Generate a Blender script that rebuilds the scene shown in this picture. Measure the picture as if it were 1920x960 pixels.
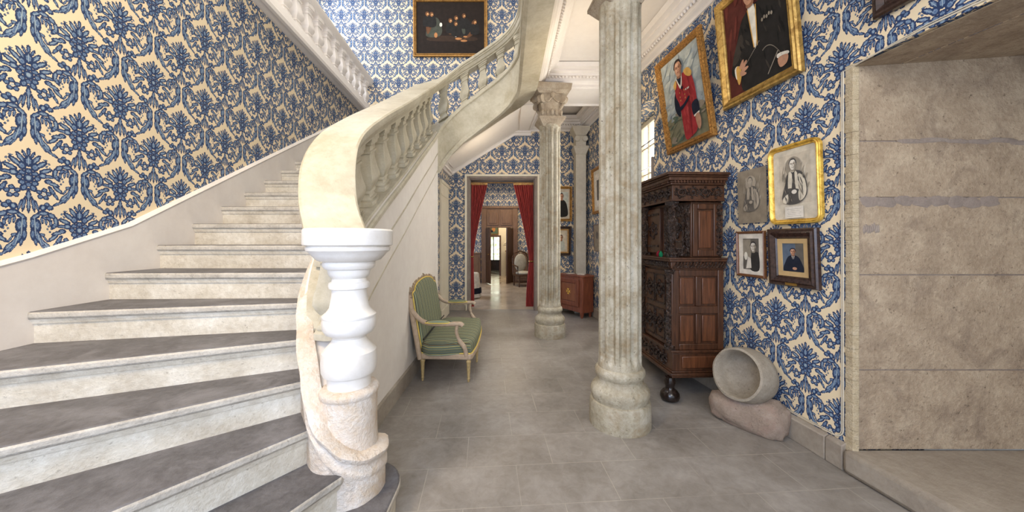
import bpy, bmesh, math, random
from mathutils import Vector, Matrix, noise
random.seed(7)
for o in list(bpy.data.objects): bpy.data.objects.remove(o)
SC = bpy.context.scene
COL = SC.collection
PI = math.pi

# ---------------------------------------------------------------- camera, world, light, exposure
F = 650.0; U0 = 955.0; V0 = 452.0; H = 1.45
cd = bpy.data.cameras.new('camera'); cam = bpy.data.objects.new('camera', cd); COL.objects.link(cam)
cam.location = (0, 0, H); cam.rotation_euler = (PI/2, 0, 0)
cd.sensor_width = 36; cd.lens = F/1920*36
cd.shift_x = (960-U0)/1920; cd.shift_y = -(480-V0)/1920
cd.clip_start = 0.02
SC.camera = cam
SC.view_settings.view_transform = 'Standard'; SC.view_settings.look = 'None'
SC.view_settings.gamma = 1; SC.view_settings.use_curve_mapping = False
SC.view_settings.exposure = 0.42

W = bpy.data.worlds.new('daylight'); SC.world = W; W.use_nodes = True
W.node_tree.nodes['Background'].inputs[0].default_value = (0.78, 0.88, 1.0, 1)
W.node_tree.nodes['Background'].inputs[1].default_value = 1.25

def area(name, loc, target, sx, sy, power, color):
    l = bpy.data.lights.new(name, 'AREA'); l.shape = 'RECTANGLE'; l.size = sx; l.size_y = sy
    l.energy = power; l.color = color
    o = bpy.data.objects.new(name, l); COL.objects.link(o); o.location = loc
    d = Vector(target)-Vector(loc)
    o.rotation_euler = d.to_track_quat('-Z', 'Y').to_euler()
    return o
WARM = (1.0, 0.83, 0.60); NEUT = (1.0, 0.95, 0.88); COOL = (0.66, 0.78, 1.0)
area('stairwell_top_fill', (-1.7, 3.6, 7.35), (-1.7, 4.2, 0), 2.2, 4.0, 112, NEUT)  # added light just under the closed stairwell ceiling, which has no skylight
area('gallery_cool_fill', (-4.0, 5.9, 6.2), (-1.5, 6.8, 3.6), 1.6, 1.6, 72, COOL)  # added cool light for the upper left corner, no window behind it
area('entrance_daylight', (-0.7, -1.35, 1.9), (-0.6, 3, 0.7), 2.2, 2.2, 70, (0.58, 0.70, 1.0))
area('hall_lantern', (-1.6, 0.35, 3.5), (-2.2, 2.6, 1.4), 0.7, 0.7, 52, (1.0, 0.76, 0.45))
area('rear_right_fill', (1.3, -0.9, 2.9), (1.9, 3.4, 1.6), 1.4, 1.4, 34, (1.0, 0.93, 0.84))  # unseen area light behind the camera, aimed along the right wall; no window there
area('side_window_daylight', (2.15, 5.1, 2.35), (0.2, 5.2, 1.6), 1.1, 1.8, 38, (1.0, 0.97, 0.92))
area('ceiling_fill', (0.95, 4.0, 3.0), (0.95, 4.0, 5), 0.5, 0.5, 6, WARM)  # added upward light that brightens the coffered ceiling, no lantern hangs here
area('passage_fill', (-0.3, 6.3, 2.75), (-0.3, 6.3, 5), 0.35, 0.35, 2.6, WARM)  # added upward light for the soffit over the passage, without any fitting
area('salon_window', (-2.9, 9.2, 1.9), (0, 9.2, 0), 1.4, 1.8, 95, COOL)
area('salon_warm_fill', (0.0, 10.6, 3.3), (0, 10.6, 0), 1.2, 1.2, 40, WARM)  # unseen warm light added to the room beyond the curtains
area('end_room_fill', (-0.2, 13.4, 3.0), (-0.2, 13.4, 0), 1.0, 1.0, 45, WARM)  # added to warm the third room, its source is unseen

# ---------------------------------------------------------------- materials
def srgb(r, g, b):
    f = lambda c: (c/255/12.92 if c/255 <= 0.04045 else ((c/255+0.055)/1.055)**2.4)
    return (f(r), f(g), f(b), 1)
class NT:
    def __init__(s, name, group=False):
        s.m = bpy.data.materials.new(name); s.m.use_nodes = True; s.t = s.m.node_tree; s.t.nodes.clear()
        s.out = s.n('ShaderNodeOutputMaterial'); s.b = s.n('ShaderNodeBsdfPrincipled'); s.l(s.b.outputs[0], s.out.inputs[0])
    def n(s, typ, **kw):
        nd = s.t.nodes.new(typ)
        for k, v in kw.items(): setattr(nd, k, v)
        return nd
    def l(s, a, b): s.t.links.new(a, b)
    def math(s, op, a, b=None, c=None):
        nd = s.n('ShaderNodeMath', operation=op)
        for i, x in enumerate((a, b, c)):
            if x is None: continue
            if isinstance(x, (int, float)): nd.inputs[i].default_value = x
            else: s.l(x, nd.inputs[i])
        return nd.outputs[0]
    def coord(s, kind='Object', scale=(1, 1, 1), rot=(0, 0, 0), loc=(0, 0, 0)):
        tc = s.n('ShaderNodeTexCoord'); mp = s.n('ShaderNodeMapping')
        s.l(tc.outputs[kind], mp.inputs[0])
        mp.inputs['Scale'].default_value = scale; mp.inputs['Rotation'].default_value = rot; mp.inputs['Location'].default_value = loc
        return mp.outputs[0]
    def noise(s, co, scale, detail=4, rough=0.55, dist=0):
        nd = s.n('ShaderNodeTexNoise'); s.l(co, nd.inputs['Vector'])
        nd.inputs['Scale'].default_value = scale; nd.inputs['Detail'].default_value = detail
        nd.inputs['Roughness'].default_value = rough; nd.inputs['Distortion'].default_value = dist
        return nd
    def ramp(s, fac, stops, interp='LINEAR'):
        nd = s.n('ShaderNodeValToRGB'); cr = nd.color_ramp; cr.interpolation = interp
        while len(cr.elements) > 1: cr.elements.remove(cr.elements[-1])
        for i, (p, c) in enumerate(stops):
            e = cr.elements[0] if i == 0 else cr.elements.new(p)
            e.position = p; e.color = c if len(c) == 4 else (*c, 1)
        s.l(fac, nd.inputs[0]); return nd.outputs[0]
    def mix(s, fac, a, b, mode='MIX'):
        nd = s.n('ShaderNodeMix', data_type='RGBA', blend_type=mode)
        if isinstance(fac, (int, float)): nd.inputs[0].default_value = fac
        else: s.l(fac, nd.inputs[0])
        for i, x in ((6, a), (7, b)):
            if isinstance(x, tuple): nd.inputs[i].default_value = x
            else: s.l(x, nd.inputs[i])
        return nd.outputs[2]
    def bump(s, h, strength=0.3, dist=0.01, prev=None):
        nd = s.n('ShaderNodeBump'); nd.inputs['Strength'].default_value = strength; nd.inputs['Distance'].default_value = dist
        s.l(h, nd.inputs['Height'])
        if prev is not None: s.l(prev, nd.inputs['Normal'])
        return nd.outputs[0]
    def fin(s, col, rough=0.6, normal=None, metal=0, spec=None):
        if isinstance(col, tuple): s.b.inputs['Base Color'].default_value = col
        else: s.l(col, s.b.inputs['Base Color'])
        if isinstance(rough, (int, float)): s.b.inputs['Roughness'].default_value = rough
        else: s.l(rough, s.b.inputs['Roughness'])
        s.b.inputs['Metallic'].default_value = metal
        if spec is not None: s.b.inputs['Specular IOR Level'].default_value = spec
        if normal is not None: s.l(normal, s.b.inputs['Normal'])
        return s.m

def stone(name, c1, c2, c3, speck=0.0, rough=0.6, bs=0.25, scale=3.0, stain=None, pits=0.0):
    t = NT(name); co = t.coord()
    a = t.noise(co, scale, 6, 0.6); b = t.noise(co, scale*7, 5, 0.7)
    col = t.ramp(a.outputs[0], [(0.25, c1), (0.5, c2), (0.75, c3)])
    col = t.mix(0.35, col, t.ramp(b.outputs[0], [(0.3, c1), (0.7, c3)]), 'MIX')
    if stain is not None:
        d = t.noise(co, scale*0.8, 7, 0.7, 0.6)
        col = t.mix(t.math('MULTIPLY', t.ramp(d.outputs[0], [(0.5, (0, 0, 0)), (0.66, (1, 1, 1))]), 0.75), col, stain)
    fine = t.noise(co, 90, 3, 0.7)
    if speck > 0:
        v = t.noise(co, 38, 4, 0.8)
        m = t.ramp(v.outputs[0], [(0.60, (0, 0, 0)), (0.70, (1, 1, 1))])
        col = t.mix(t.math('MULTIPLY', m, speck), col, (c1[0]*0.35, c1[1]*0.32, c1[2]*0.28, 1))
    n1 = t.bump(b.outputs[0], bs, 0.012)
    n2 = t.bump(fine.outputs[0], bs*0.8, 0.004, n1)
    return t.fin(col, rough, n2)
M = {}
M['stone'] = stone('cream_stone', srgb(158, 148, 124), srgb(188, 179, 156), srgb(208, 201, 181), 0.25, 0.45, 0.25, 2.6, stain=srgb(164, 152, 124))
M['newel'] = stone('white_stone', srgb(214, 206, 194), srgb(232, 227, 219), srgb(243, 240, 235), 0.04, 0.45, 0.1, 2.0)
M['pedestal'] = stone('worn_pedestal_stone', srgb(196, 172, 148), srgb(222, 208, 190), srgb(238, 232, 224), 0.3, 0.7, 0.9, 7, stain=srgb(206, 180, 146))
M['riser'] = stone('stair_riser_stone', srgb(166, 152, 130), srgb(206, 196, 176), srgb(232, 226, 212), 0.45, 0.6, 0.5, 4.0)
M['tread'] = stone('slate_tread', srgb(66, 63, 63), srgb(88, 85, 86), srgb(126, 124, 126), 0.2, 0.6, 0.4, 4.5, stain=srgb(122, 120, 122))
M['lip'] = stone('worn_tread_lip', srgb(146, 138, 126), srgb(186, 178, 164), srgb(214, 207, 194), 0.4, 0.6, 0.5, 9)
M['column'] = stone('speckled_column_stone', srgb(122, 110, 86), srgb(164, 155, 132), srgb(204, 198, 184), 1.0, 0.5, 0.7, 4.2, stain=srgb(138, 118, 86))
M['capital'] = stone('carved_capital_stone', srgb(128, 112, 92), srgb(168, 152, 130), srgb(196, 184, 164), 0.5, 0.8, 0.9, 9)
M['jamb'] = stone('sandstone_block', srgb(138, 118, 96), srgb(172, 152, 128), srgb(200, 182, 156), 0.8, 0.85, 1.0, 5.5, stain=srgb(136, 118, 100))
M['jamb_light'] = stone('chiselled_stone_edge', srgb(170, 148, 116), srgb(204, 186, 152), srgb(226, 212, 184), 0.4, 0.85, 1.0, 14)
M['mortar'] = stone('grey_mortar', srgb(124, 112, 104), srgb(142, 128, 118), srgb(158, 146, 134), 0.2, 0.9, 0.5, 8)
M['skirt'] = stone('grey_plinth_stone', srgb(128, 116, 104), srgb(152, 142, 128), srgb(172, 162, 148), 0.2, 0.7, 0.3, 4)
M['basin'] = stone('granite_basin_stone', srgb(126, 114, 100), srgb(152, 142, 126), srgb(176, 166, 150), 0.6, 0.7, 0.5, 10)
M['rubble'] = stone('rough_pink_stone', srgb(130, 112, 98), srgb(156, 138, 122), srgb(180, 162, 148), 0.8, 0.9, 1.0, 9, stain=srgb(160, 134, 120))
M['plaster'] = stone('painted_plaster', srgb(214, 205, 195), srgb(226, 218, 208), srgb(233, 227, 218), 0.0, 0.6, 0.06, 1.5)
M['white'] = stone('white_plaster', srgb(222, 214, 206), srgb(230, 223, 215), srgb(235, 229, 222), 0.0, 0.6, 0.05, 2)
M['cream_trim'] = stone('cream_painted_trim', srgb(216, 204, 178), srgb(226, 216, 192), srgb(232, 224, 204), 0.0, 0.5, 0.05, 4)
M['pil'] = stone('veined_pilaster_stone', srgb(186, 174, 152), srgb(206, 196, 176), srgb(218, 210, 192), 0.05, 0.6, 0.15, 3)

def simple(name, col, rough=0.5, metal=0, var=0.12, scale=12, bs=0.1, spec=None):
    t = NT(name); co = t.coord(); a = t.noise(co, scale, 4)
    d = tuple(c*(1-var) for c in col[:3])+(1,); e = tuple(min(1, c*(1+var)) for c in col[:3])+(1,)
    c = t.ramp(a.outputs[0], [(0.3, d), (0.7, e)])
    return t.fin(c, rough, t.bump(a.outputs[0], bs, 0.003), metal, spec=spec)

def wood(name, c1, c2, rough=0.4, grain=(30, 30, 3), carve=0.0, rot=(0, 0, 0)):
    t = NT(name); co = t.coord(scale=grain, rot=rot)
    a = t.noise(co, 1.4, 6, 0.65, 0.4)
    col = t.ramp(a.outputs[0], [(0.3, c1), (0.72, c2)])
    nrm = t.bump(a.outputs[0], 0.25, 0.004)
    if carve > 0:
        co2 = t.coord()
        v = t.n('ShaderNodeTexVoronoi', feature='SMOOTH_F1'); t.l(co2, v.inputs['Vector']); v.inputs['Scale'].default_value = 34
        nz = t.noise(co2, 26, 3, 0.6, 2.2)
        hgt = t.math('ADD', v.outputs[0], nz.outputs[0])
        nrm = t.bump(hgt, carve, 0.03, nrm)
        col = t.mix(t.ramp(nz.outputs[0], [(0.40, (0, 0, 0)), (0.62, (1, 1, 1))]), tuple(x*0.7 for x in c1[:3])+(1,), col)
    return t.fin(col, rough, nrm)
M['wood'] = wood('dark_walnut', srgb(48, 29, 19), srgb(92, 58, 38), 0.32)
M['wood_panel'] = wood('walnut_panel', srgb(62, 36, 22), srgb(112, 68, 42), 0.32)
M['carved'] = wood('carved_walnut', srgb(44, 30, 23), srgb(98, 72, 56), 0.34, carve=1.0)
M['blackwood'] = simple('ebonised_wood', srgb(34, 24, 20), 0.18, var=0.4, scale=20)
M['redwood'] = wood('reddish_cherry_wood', srgb(104, 52, 34), srgb(150, 86, 58), 0.38)
M['redpanel'] = wood('cherry_door_panel', srgb(120, 70, 46), srgb(158, 98, 66), 0.38)
M['oak'] = wood('brown_door_wood', srgb(92, 66, 46), srgb(132, 98, 70), 0.4)
M['oakdark'] = wood('dark_door_wood', srgb(62, 42, 28), srgb(96, 66, 46), 0.4)
M['framewood'] = wood('brown_frame_wood', srgb(88, 54, 30), srgb(132, 86, 50), 0.35)
M['darkframe'] = wood('dark_frame_wood', srgb(40, 28, 24), srgb(72, 52, 44), 0.25)
M['settee_wood'] = simple('grey_beige_paint', srgb(176, 154, 130), 0.5, var=0.14, scale=30, bs=0.3)
M['settee_gilt'] = simple('worn_gilt_paint', srgb(176, 152, 104), 0.45, var=0.2, scale=40, bs=0.3)
M['carvedgrey'] = simple('carved_grey_paint', srgb(142, 122, 98), 0.6, var=0.3, scale=60, bs=1.0)
M['piping'] = simple('yellow_piping', srgb(222, 194, 96), 0.7)
M['black'] = simple('black_strap', srgb(30, 30, 32), 0.6)

def gilt(name, c1, c2, ornate):
    t = NT(name); co = t.coord()
    v = t.noise(co, 60 if ornate else 18, 5, 0.7, 1.0)
    col = t.ramp(v.outputs[0], [(0.34, c1), (0.6, c2)])
    nrm = t.bump(v.outputs[0], 1.0 if ornate else 0.25, 0.012)
    return t.fin(col, 0.38, nrm, 0.55)
M['gold_ornate'] = gilt('ornate_gilt', srgb(96, 60, 26), srgb(206, 150, 76), True)
M['gold_old'] = gilt('aged_gilt', srgb(138, 104, 48), srgb(200, 164, 92), False)
M['gold_bright'] = gilt('bright_gilt', srgb(178, 130, 40), srgb(240, 200, 96), False)
M['gold_dark'] = gilt('dark_gilt', srgb(120, 84, 40), srgb(176, 132, 70), False)
M['linen'] = simple('gold_linen_mount', srgb(190, 160, 112), 0.7)
M['brass'] = simple('brass', srgb(190, 150, 80), 0.3, 0.8)

def paint(name, rgb, var=0.12, scale=14):
    k = 'p_'+name
    if k not in M: M[k] = simple('paint_'+name, srgb(*rgb), 0.7, var=max(var, .2), scale=scale, bs=0.1, spec=0.15)
    return k

# striped settee fabric : stripes run across local Y
def stripes(name, axis):
    t = NT(name); tc = t.n('ShaderNodeTexCoord'); sp = t.n('ShaderNodeSeparateXYZ'); t.l(tc.outputs['Object'], sp.inputs[0])
    s = sp.outputs[axis]
    f = t.math('FRACT', t.math('MULTIPLY', t.math('ADD', s, 10.0), 1/0.115))
    G = srgb(98, 110, 94); D = srgb(48, 56, 50); Y = srgb(190, 176, 112); B = srgb(104, 84, 54); L = srgb(126, 142, 122)
    col = t.ramp(f, [(0, G), (0.10, D), (0.14, Y), (0.19, G), (0.30, B), (0.36, D), (0.40, L), (0.52, Y), (0.56, D), (0.62, G), (0.74, B), (0.78, G), (0.88, D), (0.93, Y), (0.96, G)], 'CONSTANT')
    w = t.noise(t.coord(), 260, 2)
    return t.fin(col, 0.85, t.bump(w.outputs[0], 0.3, 0.002))
M['stripe_y'] = stripes('green_striped_satin', 1)
M['stripe_z'] = stripes('green_striped_satin_side', 2)

def curtain_mat():
    t = NT('red_curtain_cloth'); a = t.noise(t.coord(scale=(30, 30, 4)), 1.2, 4)
    return t.fin(t.ramp(a.outputs[0], [(0.3, srgb(124, 36, 34)), (0.7, srgb(176, 64, 56))]), 0.75, t.bump(a.outputs[0], 0.2, 0.004))
M['curtain'] = curtain_mat()
M['greyfabric'] = simple('pale_grey_upholstery', srgb(176, 168, 150), 0.8)

def floor_mat(name, c1, c2, c3, joint, rough, rot, bw=0.56, rh=0.345, loc=(0, 0, 0)):
    t = NT(name); co = t.coord(rot=(0, 0, rot), loc=loc)
    b = t.n('ShaderNodeTexBrick'); t.l(co, b.inputs['Vector'])
    b.offset = 0.43; b.inputs['Scale'].default_value = 1; b.inputs['Mortar Size'].default_value = 0.0028; b.inputs['Mortar Smooth'].default_value = 0.3
    b.inputs['Brick Width'].default_value = bw; b.inputs['Row Height'].default_value = rh
    b.inputs['Color1'].default_value = (0.0, 0, 0, 1); b.inputs['Color2'].default_value = (1, 1, 1, 1); b.inputs['Mortar'].default_value = (0.5, 0.5, 0.5, 1)
    a = t.noise(co, 2.0, 8, 0.68, 0.4); f = t.noise(co, 14, 6, 0.72, 0.8)
    col = t.ramp(a.outputs[0], [(0.28, c1), (0.5, c2), (0.74, c3)])
    bwv = t.n('ShaderNodeRGBToBW'); t.l(b.outputs['Color'], bwv.inputs[0])
    col = t.mix(0.13, col, t.ramp(bwv.outputs[0], [(0, c1), (1, c3)]))
    col = t.mix(0.28, col, t.ramp(f.outputs[0], [(0.3, c1), (0.7, c3)]))
    s = t.noise(co, 3.2, 8, 0.8, 2.5)
    sc = t.ramp(s.outputs[0], [(0.665, (0, 0, 0)), (0.70, (1, 1, 1))])
    col = t.mix(t.math('MULTIPLY', sc, 0.4), col, srgb(178, 174, 168))
    jn = t.noise(co, 1.7, 3)
    col = t.mix(t.math('MULTIPLY', b.outputs['Fac'], t.ramp(jn.outputs[0], [(0.35, (0.2, 0.2, 0.2)), (0.6, (0.8, 0.8, 0.8))])), col, joint)
    n1 = t.bump(f.outputs[0], 0.14, 0.008)
    n2 = t.bump(t.math('SUBTRACT', 1.0, b.outputs['Fac']), 0.25, 0.003, n1)
    rg = t.ramp(a.outputs[0], [(0.3, (rough-0.1,)*3), (0.7, (rough+0.12,)*3)])
    return t.fin(col, rg, n2)
M['floor'] = floor_mat('slate_floor', srgb(102, 96, 88), srgb(134, 127, 119), srgb(170, 165, 160), srgb(168, 161, 150), 0.38, math.radians(-4), loc=(0.12, 0.18, 0))
M['floor2'] = floor_mat('polished_stone_floor', srgb(150, 132, 112), srgb(172, 156, 136), srgb(190, 174, 154), srgb(150, 136, 118), 0.16, 0, 0.6, 0.6)

# damask wallpaper ------------------------------------------------
def wallpaper(name, cream, dark, mid, light):
    t = NT(name)
    tc = t.n('ShaderNodeTexCoord'); sp = t.n('ShaderNodeSeparateXYZ'); t.l(tc.outputs['UV'], sp.inputs[0])
    HX, HY = 0.24, 0.285
    x = t.math('PINGPONG', t.math('ADD', sp.outputs[0], 48.0), HX)
    y = t.math('MODULO', t.math('ADD', sp.outputs[1], 57.0), 2*HY)
    up = t.math('GREATER_THAN', y, HY)
    x2 = t.math('ADD', x, t.math('MULTIPLY', up, t.math('SUBTRACT', HX, t.math('MULTIPLY', x, 2.0))))
    y2 = t.math('SUBTRACT', y, t.math('MULTIPLY', up, HY))
    cb = t.n('ShaderNodeCombineXYZ'); t.l(x2, cb.inputs[0]); t.l(y2, cb.inputs[1])
    nz = t.noise(cb.outputs[0], 110, 2, 0.6)
    off = t.n('ShaderNodeVectorMath', operation='MULTIPLY_ADD'); t.l(nz.outputs['Color'], off.inputs[0])
    off.inputs[1].default_value = (0.013, 0.013, 0); off.inputs[2].default_value = (-0.0065, -0.0065, 0)
    ad = t.n('ShaderNodeVectorMath', operation='ADD'); t.l(cb.outputs[0], ad.inputs[0]); t.l(off.outputs[0], ad.inputs[1])
    P = ad.outputs[0]; P0 = cb.outputs[0]
    def ell(p, cx, cy, rx, ry, a):
        mp = t.n('ShaderNodeMapping', vector_type='TEXTURE'); t.l(p, mp.inputs[0])
        mp.inputs['Location'].default_value = (cx, cy, 0); mp.inputs['Rotation'].default_value = (0, 0, math.radians(a)); mp.inputs['Scale'].default_value = (rx, ry, 1)
        ln = t.n('ShaderNodeVectorMath', operation='LENGTH'); t.l(mp.outputs[0], ln.inputs[0])
        return ln.outputs['Value']
    def images(cx, cy, r, extra=None):
        res = []
        for i in range(-3, 4):
            for j in range(-3, 4):
                if (i+j) % 2: continue
                for s in (1, -1):
                    X = s*cx+i*HX; Y = cy+j*HY
                    if X+r > 0 and X-r < HX and Y+r > 0 and Y-r < HY:
                        if s == -1 and abs(cx) < 1e-6 and (extra is None or abs(extra) < 1e-6): continue
                        res.append((X, Y, s, i*HX, j*HY))
        return res
    A = [(0, 0, .024, .024, 0), (0, .142, .010, .026, 0), (.018, .130, .008, .024, -22), (0, .092, .020, .034, 0), (.034, .108, .013, .034, -32), (.054, .082, .015, .038, -48), (.028, .064, .020, .024, -20),
         (.076, .052, .014, .034, -66), (.062, .022, .022, .018, 0), (.090, .022, .011, .030, -86), (.088, -.008, .020, .016, 0), (.110, -.020, .013, .032, -106), (.130, -.046, .012, .036, -134), (.104, -.060, .012, .034, -150), (.122, -.088, .009, .026, -150),
         (.02, -.055, .016, .022, 20), (0, -.095, .012, .040, 0), (0, -.145, .009, .052, 0), (.020, -.146, .008, .046, 8), (.036, -.154, .007, .038, 16),
         (.062, -.160, .018, .020, -15), (.094, -.158, .018, .016, 20), (.080, -.140, .013, .012, 0),
         (.030, -.212, .030, .013, 40), (.066, -.192, .030, .015, 0), (.102, -.204, .024, .015, -38), (.122, -.234, .014, .030, 8), (.114, -.262, .012, .024, -24), (.090, -.224, .022, .010, -50), (.098, -.248, .008, .022, 5), (.070, -.218, .018, .008, -35), (.076, -.240, .007, .020, 4), (.058, -.232, .007, .022, 8),
         (.018, -.250, .013, .040, -4), (.038, -.262, .018, .040, 4), (.018, -.312, .012, .038, 2), (.040, -.325, .015, .040, 10), (.058, -.358, .012, .034, 20), (.030, -.352, .008, .026, 10), (.080, -.392, .010, .034, 40), (.062, -.386, .005, .034, 34), (.112, -.418, .008, .028, 58),
         (.160, -.090, .010, .036, -38), (.186, -.058, .009, .028, -10), (.180, -.030, .015, .009, 20), (.150, -.116, .006, .030, -50), (.166, -.055, .006, .022, -30),
         (.146, -.012, .006, .006, 0), (.158, .004, .005, .007, 0), (.140, .004, .004, .007, 0), (.152, .020, .005, .006, 0), (.150, -.190, .006, .006, 0), (.160, -.206, .005, .008, 40), (.146, -.214, .004, .008, 0), (.166, -.172, .010, .004, 10)]
    A += [(.038*math.cos(q), .038*math.sin(q), .0175, .016, 0) for q in (-PI/2, -PI/4, 0, PI/4, PI/2)]
    A += [(.066+.022*math.cos(q), -.082+.022*math.sin(q), .0145, .0135, 0) for q in (0.2, 1.45, 2.7, 3.95, 5.2)]
    Cc = []
    Lt = [(0, 0, .009, .009, 0), (.066, -.082, .007, .007, 0), (.034, .106, .0022, .024, -32), (.054, .082, .0022, .026, -48), (.076, .052, .0022, .024, -66), (.0, .095, .0024, .024, 0), (.062, .022, .007, .006, 0), (.130, -.046, .002, .024, -134), (.110, -.02, .002, .022, -106),
          (0, -.13, .0018, .050, 0), (.028, -.27, .003, .055, 3), (.046, -.335, .0025, .04, 14), (.064, -.194, .018, .0022, -2), (.122, -.238, .002, .024, 8), (.104, -.206, .014, .002, -38), (.165, -.085, .002, .026, -36), (.062, -.160, .005, .007, -15), (.035, -.210, .018, .002, 40)]
    mask = None
    cnt = [0]
    def chain(p, m):     # keeps the evaluation order sequential (short register lifetimes)
        nd = t.n('ShaderNodeVectorMath', operation='MULTIPLY_ADD'); t.l(m, nd.inputs[0]); nd.inputs[1].default_value = (1e-7,)*3; t.l(p, nd.inputs[2]); return nd.outputs[0]
    def union(m, v):
        nonlocal P, P0
        if m is None: return v
        r = t.math('MINIMUM', m, v); cnt[0] += 1
        if cnt[0] % 6 == 0: P = chain(P, r); P0 = chain(P0, r)
        return r
    for cx, cy, rx, ry, a in A:
        for X, Y, s, *_ in images(cx, cy, max(rx, ry)+.009, a): mask = union(mask, ell(P, X, Y, rx, ry, s*a))
    for cx, cy, r, dx, dy, r2 in Cc:
        for X, Y, s, tx, ty in images(cx, cy, r+.009):
            mask = union(mask, t.math('MAXIMUM', ell(P, X, Y, r, r, 0), t.math('SUBTRACT', 2.0, ell(P, s*dx+tx, dy+ty, r2, r2, 0))))
    lm = None; P0 = chain(P0, mask)
    for cx, cy, rx, ry, a in Lt:
        for X, Y, s, *_ in images(cx, cy, max(rx, ry)+.009, a): lm = union(lm, ell(P0, X, Y, rx, ry, s*a))
    n2 = t.noise(cb.outputs[0], 150, 3, 0.65, 0.8)
    g = t.math('ADD', mask, t.math('MULTIPLY', t.math('SUBTRACT', n2.outputs[0], 0.5), 0.75))
    blue = t.ramp(g, [(0.0, mid), (0.30, mid), (0.38, light), (0.44, mid), (0.62, dark), (1.0, dark)])
    solid = t.math('LESS_THAN', mask, 0.97)
    lit = t.math('MULTIPLY', t.math('LESS_THAN', lm, 1.0), 0.75)
    col = cream
    col = t.mix(solid, col, blue)
    col = t.mix(lit, col, light)
    return t.fin(col, 0.75, spec=0.2)
M['paper'] = wallpaper('damask_wallpaper', srgb(228, 210, 176), srgb(44, 60, 94), srgb(86, 110, 146), srgb(160, 178, 188))
M['glass'] = None
def glass():
    t = NT('window_glass'); t.b.inputs['Base Color'].default_value = (1, 1, 1, 1); t.b.inputs['Roughness'].default_value = 0.02
    t.b.inputs['Transmission Weight'].default_value = 1.0; t.b.inputs['IOR'].default_value = 1.02
    return t.m
M['glass'] = glass()
def emis(name, col, st):
    t = NT(name); t.b.inputs['Emission Color'].default_value = col; t.b.inputs['Emission Strength'].default_value = st; t.b.inputs['Base Color'].default_value = col
    return t.m
def garden():
    t = NT('sunlit_garden'); a = t.noise(t.coord(), 6, 5, 0.7)
    c = t.ramp(a.outputs[0], [(0.4, srgb(150, 180, 110)), (0.55, srgb(250, 250, 235)), (0.7, srgb(255, 255, 250))])
    t.l(c, t.b.inputs['Emission Color']); t.b.inputs['Emission Strength'].default_value = 1.6
    return t.m
M['garden'] = garden()
M['sky'] = emis('bright_daylight_sky', (1, 0.98, 0.93, 1), 2.2)

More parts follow.
